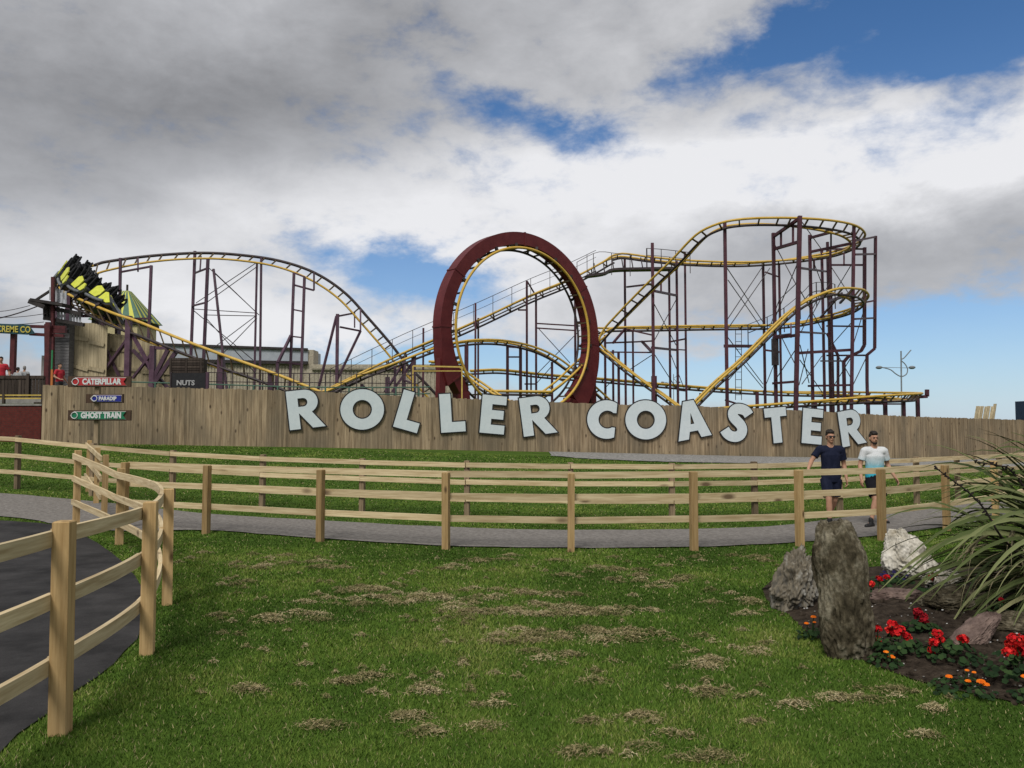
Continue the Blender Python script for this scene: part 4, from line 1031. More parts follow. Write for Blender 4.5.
# ------------------------------------------------------------------ left-hand site
brick = mat('brick_red', (.075,.012,.010), (.13,.024,.018), .9, 6, detail=8)
n = brick.node_tree; b_ = n.nodes['Principled BSDF']; src = b_.inputs['Base Color'].links[0].from_socket
bk = n.nodes.new('ShaderNodeTexBrick'); bk.inputs['Scale'].default_value = 1; bk.inputs['Brick Width'].default_value = .23; bk.inputs['Row Height'].default_value = .078; bk.inputs['Mortar Size'].default_value = .006
tcx = n.nodes.new('ShaderNodeTexCoord'); mp = n.nodes.new('ShaderNodeMapping'); mp.inputs['Rotation'].default_value = (R(90),0,0); n.links.new(tcx.outputs['Object'], mp.inputs[0]); n.links.new(mp.outputs[0], bk.inputs[0])
bk.inputs['Mortar'].default_value = (.05,.03,.025,1); n.links.new(src, bk.inputs[1]); n.links.new(src, bk.inputs[2]); n.links.new(bk.outputs[0], b_.inputs['Base Color'])
conc = mat('concrete', (.22,.21,.2), (.32,.31,.29), .9, 3)
def block(name, x0, x1, y0, y1, Yd, dep, m_, parent=None, label=None, toground=False):
    a = P(x0, y0, Yd); b = P(x1, y1, Yd); z0 = tz((a.x+b.x)/2, Yd)-.2 if toground else b.z
    mb = MB(); mb.box(a.x, b.x, Yd, Yd+dep, z0, a.z); return mb.build(name, m_, parent)
a = P(43,404,33.2); b0 = P(-140,404,33.2)
t = thing('brick_wall', Vector((a.x-3, 33.2, tz(a.x-3, 33))), 'low dark red brick retaining wall at the far left', 'wall')
mb = MB(); mb.box(b0.x, a.x-.06, 33.2, 33.45, tz(a.x, 33)-.4, a.z-.07); mb.build('wall', brick, t)
mb = MB(); mb.box(b0.x, a.x-.04, 33.16, 33.5, a.z-.068, a.z); mb.build('coping', conc, t)
mb = MB(); mb.box(b0.x-8, a.x-.3, 33.52, 44, 0.4, a.z+.02); tag(mb.build('terrace', grass_ground), kind='structure')
mb = MB(); mb.box(b0.x-8, a.x-.3, 35.2, 44.5, .4, a.z+.33); tag(mb.build('terrace_paving', conc), kind='structure')
mt = a.z+.33
dwood = knotty('dark_boards', (.035,.026,.022), (.07,.055,.045), (.02,.015,.012), 2, tone=.35, gr=12)
t = thing('railing', Vector((-21,35.3,mt)), 'dark slatted timber balustrade behind the brick wall at the far left', 'railing')
x = b0.x; L_ = P(44,395,35.3); tp = P(20,376.5,35.3).z; mb = MB()
while x < L_.x: mb.tone = random.random(); mb.box(x, x+.13, 35.3, 35.33, mt, tp); x += .15
mb.build('slats', dwood, t); mb = MB(); mb.box(b0.x, L_.x, 35.26, 35.298, tp-.1, tp+.04); mb.build('rail', dwood, t)
for xx in np.arange(b0.x+.4, L_.x, 1.75): mb = MB(); mb.box(xx, xx+.12, 35.2, 35.258, mt, tp+.12); mb.build('post', dwood, t)
t = thing('barrier_rail', Vector((P(24,397,34.4).x, 34.4, a.z)), 'yellow two bar rail on the grass above the brick wall', 'railing')
mb = MB()
for y in (395.2, 398.4): mb.bar(P(-60,y,34.4), P(43,y,34.4), .055)
mb.build('bar', ylr, t); mb = MB()
for x_ in (-40, 4, 43): q = P(x_, 394, 34.4); mb.bar(Vector((q.x,34.4,a.z)), q, .1)
mb.build('upright', dwood, t)
redm = mat('steel_darkred', (.055,.012,.014), (.10,.022,.024), .55, 4, tone=.2)
teal = mat('sign_teal', (.012,.05,.065), (.02,.075,.09), .6, 4); gold = mat('sign_gold', (.45,.38,.06), (.55,.47,.1), .6, 4)
t = thing('shop_sign', Vector((P(13,400,38).x, 38, mt)), 'teal shop sign board with yellow letters on dark red posts, far left edge', 'sign')
for x_, yt in ((12.8,328), (47.5,322)):
    q = P(x_, yt, 38); mb = MB(); mb.box(q.x-.11, q.x+.11, 38, 38.2, mt, q.z); mb.build('post', redm, t)
mb = MB(); mb.bar(P(-30,324.5,38.3), P(66,327.5,38.3), .14); mb.bar(P(30,334,38.3), P(64,336,38.3), .14); mb.bar(P(46,331,38.3), P(66,331,38.3), .2, .2); mb.build('crossbeam', redm, t)
q = [P(-40,322.5,37.8),P(28,324.5,37.8),P(30,328,37.8),P(34,333.5,37.8),P(26,334.5,37.8),P(-40,331,37.8)]
mb = MB(); nq = len(q); mb.add([v for v in q]+[v+Vector((0,.12,0)) for v in q], [tuple(range(nq))[::-1], tuple(range(nq, 2*nq))]+[(i, (i+1) % nq, (i+1) % nq+nq, i+nq) for i in range(nq)])
sb = mb.build('sign_board', teal, t)
c = P(5.5,329.2,37.77); me = text_mesh('ONE CREME CO', .42, .008, .008, .78); place_mesh(me, 'lettering', gold, sb, Matrix.Translation(c) @ facing(Vector((1,0,-.03))), BASE[t.name])
# timber shed tower with slatted gallery
clap = mat('clapboard_grey', (.09,.088,.09), (.16,.155,.155), .85, 3, (1,1,6), fine=20)
slat_w = mat('slat_white', (.30,.31,.33), (.42,.43,.45), .8, 5); rf = mat('roof_dark', (.02,.018,.018), (.045,.038,.036), .8, 5)
t = thing('shed_tower', Vector((P(60,400,45.5).x, 45.5, .9)), 'narrow grey clapboard tower with white slatted gallery and dark roof under the left turn', 'tower')
block('wall', 52.5, 68, 322, 400, 46, .5, clap, t, toground=True)
mb = MB(); w0 = P(52.5,322,46); w1 = P(68,390,46)
z = w1.z
while z < w0.z: mb.obox(((w0.x+w1.x)/2, 45.97, z), Vector(((w1.x-w0.x)/2+.02,0,0)), Vector((0,.018,.004)), Vector((0,.006,.075))); z += .17
mb.build('cladding', clap, t)
mb = MB()
for i in range(12):
    x_ = 46+i*3.1; y0 = 303+i*1.0; y1 = 319+i*.6
    if i in (3, 7): continue
    mb.tone = random.random(); mb.bar(P(x_, y0, 45.6), P(x_+random.uniform(-.3,.3), y1, 45.6), random.choice((.09,.12,.16)), .03, up=Vector((0,1,0)))
for i in range(6): x_ = 50.5+i*3; mb.bar(P(x_, 287+i*.8, 45.7), P(x_, 300+i*.8, 45.7), .13, .03, up=Vector((0,1,0)))
mb.build('slats', slat_w, t)
mb = MB(); mb.bar(P(30,301.5,45), P(46,307.5,45), .36, .24); mb.bar(P(36,301,45.4), P(68,306,45.4), 1.2, .16); mb.bar(P(36,300,46), P(53,289,46), .12, .12); mb.bar(P(53,285,45.6), P(56,285,45.6), .2)
mb.bar(P(44,307,45.5), P(82,314,45.5), .22); mb.bar(P(44,318,45.5), P(84,325,45.5), .2); mb.bar(P(46,330,45.5), P(68,331,45.5), .16)
for x_ in (44,47,50): mb.bar(P(x_,304,45.5), P(x_+.6,320,45.5), .1)
mb.build('roof', rf, t)
mb = MB(); mb.bar(P(53,277,45.3), P(52.5,392,45.3), .16); mb.bar(P(46,324,45.3), P(46.5,392,45.3), .14); mb.build('post', redm, t)
bgn = mat('banner_green', (.02,.16,.06), (.03,.2,.08), .7, 4); bor = mat('banner_orange', (.38,.12,.03), (.45,.16,.04), .7, 4)
t = thing('banner', Vector((P(51.5,385,44.8).x, 44.8, mt)), 'narrow upright board, green above and orange below, left of the grey tower', 'banner')
block('green_half', 50.3, 52.2, 350, 369.5, 44.8, .05, bgn, t); block('orange_half', 50.3, 52.2, 369.5, 392, 44.8, .05, bor, t)
t = thing('gate_post', Vector((P(43,395,39).x, 39, mt)), 'short grey square post behind the balustrade', 'post'); block('post', 41.6, 44.4, 355.5, 398, 39, .14, conc, t)
# pale plank screens below the turn
plank = knotty('plank_pale', (.27,.225,.14), (.44,.37,.24), (.08,.05,.03), 2, tone=.25, knots=1.6, gr=10)
def screen(L, Yd, yb_, label, rails_):
    c = P((L[0][0]+L[-1][0])/2, 390, Yd); t = thing('plank_screen', Vector((c.x, Yd, tz(c.x, Yd))), label, 'screen')
    xs = [P(x, 380, Yd).x for x, y in L]; zs = [P(x, y, Yd).z for x, y in L]; x = xs[0]; mb = MB(); i = 0
    while x < xs[-1]:
        mb.tone = random.random(); z = float(np.interp(x, xs, zs)); mb.box(x, x+.148, Yd+.01*(i % 2), Yd+.03+.01*(i % 2), tz(x, Yd), z+random.uniform(-.02,.02)); x += .15; i += 1
    mb.build('planks', plank, t)
    for (x1, y1, x2, y2) in rails_: mb = MB(); mb.bar(P(x1,y1,Yd-.06), P(x2,y2,Yd-.06), .06, .2); mb.build('rail', plank, t)
screen([(70,322),(88,323),(104,326)], 46.6, 390, 'tall pale plank screen under the left turn, next to the grey tower', [(70,337,88,340),(70,365,88,370),(89,342,104,345),(89,368,104,371)])
screen([(106,333),(130,336),(150,343),(171,352)], 47.4, 390, 'long plank screen sloping down behind the crossed purple braces', [(107,368,140,370),(107,349,140,351),(142,372,170,373)])
# striped roof tower behind
rgm = mat('roof_stripes', (.06,.13,.09), (.085,.17,.12), .6, 3)
n = rgm.node_tree; b_ = n.nodes['Principled BSDF']; src = b_.inputs['Base Color'].links[0].from_socket; mm_ = NG(n)
uvn = n.nodes.new('ShaderNodeAttribute'); uvn.attribute_name = 'tone'
st_ = mm_('GREATER_THAN', mm_('FRACT', mm_('MULTIPLY', uvn.outputs['Fac'], 5)), .55); v = n.nodes.new('ShaderNodeMix'); v.data_type = 'RGBA'
n.links.new(st_, v.inputs[0]); n.links.new(src, v.inputs[6]); v.inputs[7].default_value = (.55,.55,.09,1); n.links.new(v.outputs[2], b_.inputs['Base Color'])
cream = mat('cream_wall', (.42,.36,.2), (.52,.45,.26), .8, 3)
T0 = P(121,289,60); T1 = P(146,321,60); hw = T1.x-T0.x
t = thing('striped_tower', Vector((T0.x, 60+hw*.5, .9)), 'tower with steep green and yellow striped roof behind the coaster train', 'tower')
for sgx, ax_ in ((1,0),(-1,0),(1,1),(-1,1)):
    mb = MB(); n_ = 20; cxx, cyy = T0.x, 60+hw*.5
    for k in range(n_):
        f0, f1 = k/n_, (k+1)/n_
        def ep(f, e): 
            s_ = (2*f-1)
            return Vector((cxx+sgx*hw*e, cyy+s_*hw*e, 0)) if ax_ == 0 else Vector((cxx+s_*hw*e, cyy+sgx*hw*e, 0))
        qs = [ep(f0,1), ep(f1,1), ep(f1,.12), ep(f0,.12)]; zz_ = [T1.z,T1.z,T0.z,T0.z]
        mb.tone = .1+.8*k/n_; mb.add([(q.x,q.y,z) for q, z in zip(qs, zz_)], [(0,1,2,3)])
    mb.build('roof', rgm, t)
mb = MB(); mb.box(cxx-hw*.82, cxx+hw*.82, cyy-hw*.82, cyy+hw*.82, .7, T1.z); mb.build('wall', cream, t)
mb = MB(); mb.box(cxx-hw*.9, cxx+hw*.9, cyy-hw*.9, cyy+hw*.9, T1.z-.35, T1.z-.05); mb.bar((cxx,cyy,T0.z-.3),(cxx,cyy,T0.z+.5),.12); mb.build('trim', rf, t)
# stall sign
t = thing('stall_sign', Vector((P(188,400,37.5).x, 37.5, tz(P(188,400,37.5).x,37.5))), 'black stall board reading NUTS above the boarded fence', 'sign')
block('sign_board', 171.5, 205.5, 373, 389, 37.5, .06, blk_m, t)
c = P(185.5,383,37.48); me = text_mesh('NUTS', .32, .006, .012, 1.05); place_mesh(me, 'lettering', mat('paint_grey', (.30,.30,.30), (.4,.4,.4), .7, 5), t, Matrix.Translation(c) @ facing(Vector((1,0,0))), BASE[t.name])
block('post', 205.5, 208, 372, 400, 37.5, .12, pur, t, toground=True); block('post', 170, 171.5, 372, 400, 37.5, .1, drk, t, toground=True)
t = thing('crate_panel', P(187,373,37.7), 'weathered slatted crate standing on top of the black NUTS board', 'crate')
mb = MB()
for k in range(6): mb.tone = random.random(); mb.bar(P(169.5,359+k*2.6,37.6), P(203.5,359+k*2.6,37.6), .03, .10)
for x_ in (170.5,186,201): mb.bar(P(x_,358,37.57), P(x_,374,37.57), .1, .03)
mb.build('slats', dwood, t); block('back', 170, 203, 359, 373.5, 37.66, .5, dwood, t)
# long low buildings behind
corr = mat('cladding_beige', (.33,.29,.22), (.40,.36,.28), .8, 2, fine=8)
roofw = mat('roof_sheet', (.30,.33,.37), (.38,.41,.45), .6, 1.2)
def corrug(mb, x0, x1, yv, z0, z1, pitch=.3, d=.06):
    x = x0
    while x < x1: mb.box(x, x+pitch*.55, yv-d, yv, z0, z1); x += pitch
t = thing('warehouse', Vector((P(230,400,75).x, 75, .5)), 'long low warehouse with pale grey roof edge and beige cladding behind the left hill', 'building')
a = P(136,343.5,75); b = P(308,349.5,75); bb = P(308,363,75); aa = P(136,360,75)
mb = MB(); mb.add([(a.x,75,a.z),(b.x,75,b.z),(b.x,75,bb.z),(a.x,75,aa.z),(a.x,90,a.z),(b.x,80,b.z),(b.x,80,bb.z),(a.x,90,aa.z)], [(0,3,2,1),(0,1,5,4),(1,2,6,5),(4,5,6,7),(0,4,7,3)]); mb.build('roof', roofw, t)
mb = MB(); mb.bar(Vector((a.x,74.9,a.z)), Vector((b.x,74.9,b.z)), .2, .22); mb.bar(Vector((a.x,74.9,aa.z)), Vector((b.x,74.9,bb.z)), .25, .3); mb.build('trim', rf, t)
mb = MB(); mb.box(a.x, b.x-.1, 75.2, 79, .2, bb.z-.1); corrug(mb, a.x, b.x-.3, 75.2, .2, bb.z-.2); mb.box(b.x-.12, b.x+.5, 75.1, 77, .2, b.z-.02); mb.build('wall', corr, t)
t = thing('warehouse', Vector((P(380,400,72).x, 72, .5)), 'lower beige corrugated building left of the red loop', 'building')
a = P(312,364.5,72); b = P(452,370,72); mb = MB(); mb.box(a.x, b.x, 72.1, 84, .2, a.z-.4); corrug(mb, a.x, b.x-.3, 72.1, .2, a.z-.45, .35); mb.build('wall', corr, t)
mb = MB(); mb.bar(Vector((a.x,72,a.z-.25)), Vector((b.x,72,a.z-.25)), .3, .5); mb.bar(Vector((a.x,78,a.z-.25)), Vector((b.x,78,a.z-.25)), 12.4, .3); mb.build('roof', corr, t)
# background visitors
Jb = dict(J2); Jb.update(knR=(-.09,-.02,.49), anR=(-.09,0,.1), toeR=(-.1,-.14,.035), knL=(.09,-.02,.49), anL=(.09,0,.1), toeL=(.1,-.14,.035), wrR=(-.2,-.25,1.0), hdR=(-.15,-.33,1.0))
def bgp(px, ytop, Yd, sh_, hr, lab, yaw=0):
    q = P(px, ytop, Yd); z = mt; kk = (q.z-z)/1.76
    if px > 44: z = q.z-1.72; kk = .98
    person(Vector((q.x, Yd, z)), yaw, Jb, lab, sh_, cdk, shoe_b, hr, vox=.018, long_legs=True, k=kk)
    return z
bgp(1.5, 356.5, 36, cred, hair_d, 'person in red jacket standing at the very left edge of the picture', R(30))
bgp(9.5, 369, 36.6, cgrey, hair_d, 'person in grey top partly behind the left dark red post', R(160))
bgp(18, 367, 36, cgrey, hair_d, 'dark haired person in grey seen over the balustrade', R(170))
bgp(24.5, 365.8, 36.3, cgrey, hair_g, 'grey haired person in pale grey jacket seen over the balustrade', R(190))
zz_ = bgp(60, 362.8, 34.6, cred, hair_d, 'person in red shirt and dark cap looking right above the fence end', R(75))
mb = MB(); q = P(60, 380, 34.6); mb.box(q.x-.75, q.x+1.6, 34, 35.6, tz(q.x, 34.6)-.1, zz_); t = mb.build('wooden_deck', dwood); tag(t, 'small raised timber deck behind the fence under the person in red', 'deck')
# overhead cables
cb = thing('cable', P(0,300,41), 'thin cables running from the tower roof to the left edge', 'cable')
for (x1,y1,x2,y2) in [(-40,321,38,306),(-40,309,30,305.5),(-40,317,44,322),(-40,312,46,313.5)]:
    mb = MB(); pa, pb2 = P(x1,y1,41), P(x2,y2,45); mb.tube([pa.lerp(pb2, f/8)-Vector((0,0,.25*math.sin(math.pi*f/8))) for f in range(9)], .018 if y1 != 321 else .035, 5); mb.build('line', drk, cb)

# finger signs on a post
pw_ = mat('sign_post_wood', (.05,.028,.018), (.085,.05,.03), .8, 8, (1,1,.1))
fp = P(98, 447, 30.2); fp.z = tz(fp.x, 30.2)
t = thing('direction_sign', fp, 'wooden post with red CATERPILLAR, blue and green GHOST TRAIN arrow boards', 'sign')
q = P(98, 379, 30.3); mb = MB(); mb.box(q.x-.08, q.x+.08, 30.24, 30.40, fp.z-.05, q.z); mb.build('post', board_m, t)
white_p = mat('paint_white', (.55,.56,.56), (.62,.63,.63), .6, 5)
def finger(x0, x1, y0, y1, ax0, ax1, colr, txt, size, off_, sx, tx, round_=True):
    bd = block('backing_board', x0, x1, y0, y1, 30.14, .09, pw_, t)
    def arrow(sh, Yd, m_, nm):
        a = P(ax0, (y0+y1)/2, Yd); b = P(ax1, (y0+y1)/2, Yd); h = (P(0,y0,Yd).z-P(0,y1,Yd).z)/2*.80-sh; L = h*1.0
        if round_: pl = [(a.x+sh*1.6,0),(a.x+L,h),(b.x-sh,h),(b.x-L*.8-sh*.3,0),(b.x-sh,-h),(a.x+L,-h)]
        else: pl = [(a.x+sh*1.6,0),(a.x+L,h),(b.x-sh,h),(b.x-sh,-h),(a.x+L,-h)]
        mb = MB(); nn_ = len(pl); vs = [(x, Yd, a.z+z) for x, z in pl]+[(x, Yd+.02, a.z+z) for x, z in pl]
        mb.add(vs, [tuple(range(nn_))[::-1], tuple(range(nn_, 2*nn_))]+[(i, (i+1) % nn_, (i+1) % nn_+nn_, i+nn_) for i in range(nn_)]); return mb.build(nm, m_, bd)
    arrow(0, 30.115, mat('paint_light', (.45,.40,.38), (.5,.45,.43), .6, 5), 'arrow_edge'); arrow(.022, 30.09, colr, 'arrow')
    c = P(tx, (y0+y1)/2+.15, 30.082); place_mesh(text_mesh(txt, size, .004, off_, sx), 'lettering', white_p, bd, Matrix.Translation(c) @ facing(Vector((1,0,0))), BASE[t.name])
    c = P(ax0+4.3, (y0+y1)/2, 30.075); mb = MB(); k_ = (y1-y0)*.30*.0376; mb.tube([c+Vector((k_*math.cos(i*math.pi/8), 0, k_*math.sin(i*math.pi/8))) for i in range(16)], .018, 6, closed=True); mb.build('arrow_ring', white_p, bd)
finger(68,130.5,376.3,387, 71,126.5, mat('sign_red', (.36,.02,.025), (.42,.03,.035), .5, 5), 'CATERPILLAR', .29, .016, .82, 101.5)
finger(86,123,394,403, 90,121.5, mat('sign_blue', (.015,.02,.20), (.02,.03,.26), .5, 5), 'PARADIP', .19, .010, .88, 107.5, False)
finger(68,130.5,410.2,420.6, 70,126, mat('sign_green', (.01,.14,.07), (.015,.18,.09), .5, 5), 'GHOST TRAIN', .29, .016, .80, 101)

# right-hand small things behind the fence
for i, (x0, x1, lab) in enumerate([(974.5,981.5,'wide bundle of planks leaning behind the fence, left of the three'),(983,988.5,'middle of the three plank bundles leaning behind the fence'),(989.5,994.5,'right hand plank bundle leaning behind the fence, with one taller board')]):
    g = P(x0-2, 430, 49.5); t = thing('leaning_planks', Vector((g.x, 49.5, tz(g.x, 49.5))), lab, 'planks', 'plank bundles leaning behind the fence'); n_ = 3 if i == 0 else 2
    for k in range(n_):
        mb = MB(); mb.tone = random.random(); xx = x0+(x1-x0)*k/n_; tp_ = P(xx+3.2, 406+random.uniform(-.3,1)-(2.6 if (i == 2 and k == 1) else 0), 50.3); bt = P(xx-6, 430, 49.3); bt.z = tz(bt.x, bt.y)+.0
        mb.bar(bt, tp_, .17, .04); mb.build('plank', plank, t)
nv = mat('container_navy', (.006,.022,.06), (.010,.032,.08), .5, 2)
a = P(1015,401.5,55.4); t = thing('container', Vector((a.x+3, 53, 0)), 'dark navy blue storage container behind the right end of the fence', 'container')
mb = MB(); mb.box(a.x, a.x+6, 53.05, 55.4, -.2, a.z); corrug(mb, a.x+.2, a.x+5.8, 53.05, 0, a.z-.2, .28, .04); mb.build('body', nv, t)
mb = MB(); mb.box(a.x-.03, a.x+.12, 53, 53.1, -.2, a.z+.02); mb.box(a.x+.12, a.x+6, 53, 53.1, a.z-.12, a.z+.02); mb.build('frame', nv, t)
steel = mat('lamp_steel', (.16,.18,.20), (.22,.24,.26), .5, 4)
def street_lamp(px, Yd, k, lab):
    def q(x, y): return P(px+x*k, 397-(397-y)*k if k != 1 else y, Yd)
    base = q(0, 400); base.z = 0; t = thing('street_lamp', base, lab, 'street lamp', 'ornamental street lamps along the seafront')
    mb = MB(); mb.tube([base, q(0,351)], .08, 8); mb.build('pole', steel, t)
    L = [(10,350),(7,353.5),(3,358),(0,360),(4,364),(6.5,369),(5.5,374),(0.5,376.5),(-5,374),(-10,370),(-16,368),(-22,367)]
    C = [Vector(v) for v in catmull([tuple(q(x, y)) for x, y in L], 40)]
    mb = MB(); mb.tube(C, .06, 6); mb.tube([q(-22,367.3), q(11,368)], .03, 5); mb.build('arm', steel, t)
    for x in (-22, 11): mb = MB(); mb.sphere(q(x,367.5), .35, .35, .18, 10, 6); mb.build('lamp_head', steel, t, smooth=True)
street_lamp(901, 85, 1, 'ornamental street lamp with curved S shaped arms right of the coaster')
street_lamp(673.5, 85*2.0, .5, 'small distant street lamp seen between the coaster posts')

# ------------------------------------------------------------------ rocks
def rock(name, c, size, label, m_, seed, shape, lean=(0,0), rough=.12, strat=.05, cat='rock', rotz=0, sq=None, ridge=0):
    bm = bmesh.new(); bmesh.ops.create_icosphere(bm, subdivisions=6, radius=1.0)
    Rz = Matrix.Rotation(rotz, 3, 'Z')
    for v in bm.verts:
        p = v.co.copy(); h = (p.z+1)/2
        sx_, sy_ = shape(h)
        q = Vector((p.x, p.y, 0)); m2 = max(abs(p.x), abs(p.y), 1e-4); r_ = math.sqrt(max(1-p.z*p.z, 0))
        if sq is not None and r_ > 1e-4: p.x *= r_**(sq-1); p.y *= r_**(sq-1)
        x = p.x*sx_; y = p.y*sy_; z = h
        s3 = Vector((p.x*2+seed, p.y*2, p.z*2))
        d = mnoise.noise(s3)*rough+abs(mnoise.noise(s3*2.7))*-rough*.7+mnoise.noise(s3*6)*rough*.28+mnoise.noise(s3*14)*rough*.07+mnoise.noise(Vector((p.x*9+seed*2, p.y*9, p.z*2.0)))*strat
        x += p.x*d; y += p.y*d; z += p.z*d*.5
        w_ = Rz @ Vector((x*size[0], y*size[1], 0))
        v.co = Vector((w_.x+lean[0]*z, w_.y+lean[1]*z, z*size[2]-.04))
    me = bpy.data.meshes.new(name); bm.to_mesh(me); bm.free(); me.polygons.foreach_set('use_smooth', [True]*len(me.polygons)); me.materials.append(m_)
    o_ = bpy.data.objects.new(name, me); COL.objects.link(o_); o_.location = c; BASE[o_.name] = Vector(c); return tag(o_, label, cat)
stone_d = mat('stone_mottled', (.030,.025,.016), (.25,.225,.165), .95, 4, (1,1,.8), bump=1.0, detail=14, c3=(.095,.080,.052), fine=30, nr=.78, fa=1.7, spec=.05, p0=.38, p1=.62)
stone_g = mat('stone_grey', (.07,.07,.066), (.30,.30,.28), .9, 6, (1,1,.35), bump=1.0, detail=14, c3=(.17,.145,.105), nr=.75, fine=25, spec=.15, p0=.34, p1=.66)
stone_w = mat('stone_white', (.26,.225,.16), (.62,.59,.52), .85, 5, bump=.8, detail=12, c3=(.48,.45,.38), fine=14, spec=.2, p0=.33, p1=.60)
stone_r = mat('stone_red', (.09,.060,.050), (.20,.145,.12), .9, 4, bump=.8, detail=12, c3=(.14,.10,.085), fine=16, spec=.15)
def fb(px, py): q = bedpt(px, py); return Vector((q.x, q.y, q.z-.03))
c = fb(849,655)
def sh_tall(h): return (1.02*(1-.12*h-.42*max(0, h-.72)/.28) if h > .05 else 1.0, .8*(1-.2*h))
rock('standing_stone', c, (.275,.20,1.12), 'tall mottled brown standing stone at the front of the flower bed', stone_d, 3.3, lambda h: ((.86-.10*h)*(1+.07*math.sin(h*8+1)), .75), lean=(-.075,.03), rough=.15, strat=.035, sq=.40)
c = fb(792,606)
rock('rock', c, (.27,.22,.64), 'jagged grey and ochre rock left of the tall standing stone', stone_g, 8.1, lambda h: (1.05*(1-.62*h), 1-.4*h), lean=(.10,.02), rough=.26, strat=.11, sq=.6)
c = fb(914,578)
rock('rock', c, (.33,.30,.60), 'pale white rock behind the flower bed near the long leaved plant', stone_w, 5.4, lambda h: (1.15*(1-.62*h) if h > .3 else .94, 1.0-.4*h), lean=(-.12,.05), rough=.20, strat=.03, sq=.75)
c = fb(958,643)
rock('rock', c, (.15,.13,.29), 'reddish brown slab of rock lying beneath the long leaved plant', stone_r, 2.2, lambda h: (1.2-.3*h, 1-.3*h), lean=(.30,.05), rough=.16, strat=.05, rotz=.3, sq=.5)
c = fb(958,606); rock('rock', c, (.34,.2,.26), 'brown rock in the shade behind the reddish slab', stone_d, 12.2, lambda h: (1.1-.2*h, 1), rough=.2)
c = fb(1018,628); rock('rock', c, (.30,.22,.20), 'flat dark rock at the right edge of the bed behind the red geranium', stone_d, 15.2, lambda h: (1.2, 1), rough=.16)
c = fb(895,596); rock('rock', c, (.24,.16,.15), 'low brown rock behind the red geraniums below the white rock', stone_r, 19.2, lambda h: (1.2, 1), rough=.2)
c = fb(945,590); rock('rock', c, (.20,.18,.28), 'small white rock half hidden by the long leaves', stone_w, 21.4, lambda h: (1.1-.3*h, 1), rough=.25)

# ------------------------------------------------------------------ plants
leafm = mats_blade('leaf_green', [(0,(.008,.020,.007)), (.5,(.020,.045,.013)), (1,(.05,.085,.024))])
redp = mats_blade('petal_red', [(0,(.30,.004,.008)), (.5,(.55,.010,.014)), (1,(.75,.05,.035))])
crim = mats_blade('petal_crimson', [(0,(.16,.004,.010)), (.5,(.30,.008,.016)), (1,(.42,.02,.03))])
orap = mats_blade('petal_orange', [(0,(.60,.10,.004)), (.5,(.80,.17,.008)), (1,(.85,.28,.02))])
purp = mats_blade('petal_violet', [(0,(.010,.008,.035)), (.5,(.02,.015,.07)), (1,(.05,.04,.14))])
pr = random.Random(11)
def disc(mb, c, r_, nrm, n=9, lob=.12, cup=.15):
    nrm = nrm.normalized(); x = nrm.orthogonal().normalized(); y = nrm.cross(x); vs = [c]; a0 = pr.random()*6
    for i in range(n*2):
        a = math.pi*i/n; rr = r_*(1+lob*math.cos(5*a+a0)); vs.append(c+x*(rr*math.cos(a))+y*(rr*math.sin(a))+nrm*(cup*rr*(1+.3*math.sin(3*a))))
    mb.add(vs, [(0, i+1, (i+1) % (n*2)+1) for i in range(n*2)])
def flower_plant(name, c, label, cat, petal, heads, lr, ln, spread, hgt, kind, group=None):
    t = thing(name, c, label, cat, group); mb = MB()
    for i in range(int(ln*1.7)):
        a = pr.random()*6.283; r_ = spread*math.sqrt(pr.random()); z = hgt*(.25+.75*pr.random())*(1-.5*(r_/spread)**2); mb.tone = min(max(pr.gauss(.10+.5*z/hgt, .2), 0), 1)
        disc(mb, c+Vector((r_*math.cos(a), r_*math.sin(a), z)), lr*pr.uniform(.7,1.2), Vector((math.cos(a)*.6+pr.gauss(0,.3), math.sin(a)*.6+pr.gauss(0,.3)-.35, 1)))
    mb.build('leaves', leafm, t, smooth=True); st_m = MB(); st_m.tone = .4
    for (dx, dy, dz, rh_) in heads:
        h = MB(); hc_ = c+Vector((dx, dy, dz)); st_m.tube([c+Vector((dx*.3,dy*.3,hgt*.3)), hc_], .004, 5)
        if kind == 'ball':
            for i in range(int(60*(rh_/.045)**1.3)):
                d = Vector((pr.gauss(0,1), pr.gauss(0,1), pr.gauss(0,1)+.35)).normalized(); h.tone = min(max(pr.gauss(.5,.25),0),1); p = hc_+Vector((d.x*rh_, d.y*rh_, d.z*rh_*.75))*pr.uniform(.75,1.08)
                disc(h, p, .013*pr.uniform(.8,1.25), d+Vector((pr.gauss(0,.35), pr.gauss(0,.35), pr.gauss(0,.35))), 5, .2, .3)
        else:
            for ring_ in range(3):
                for i in range(10-2*ring_):
                    a = i*6.283/(10-2*ring_)+ring_*.3; d = Vector((math.cos(a), math.sin(a), .25+.5*ring_)); h.tone = min(max(pr.gauss(.45+.1*ring_,.2),0),1)
                    disc(h, hc_+Vector((math.cos(a), math.sin(a)*1, .15*ring_))*(rh_*(.62-.18*ring_)), rh_*.38, d+Vector((0,-.3,.5)), 4, .15, .2)
        h.build('flower_head', petal, t, smooth=True)
    st_m.build('stems', leafm, t)
    return t
def heads_at(c, L, Yoff=0):
    o_ = []
    for (px, py, rad) in L:
        q = P(px, py, c.y+Yoff+pr.uniform(-.04,.04)); o_.append((q.x-c.x, q.y-c.y, q.z-c.z, rad))
    return o_
def gp(px, py, L, label, n=40, spread=.17, hgt=.16, petal=redp, name='geranium', cat='geranium', kind='ball', lr=.022, Yoff=-.02):
    c = fb(px, py); c.z += .02; flower_plant(name, c, label, cat, petal, heads_at(c, L, Yoff), lr, n, spread, hgt, kind, {'geranium':'red geraniums in the flower bed','marigold':'orange marigolds along the bed edge'}.get(name))
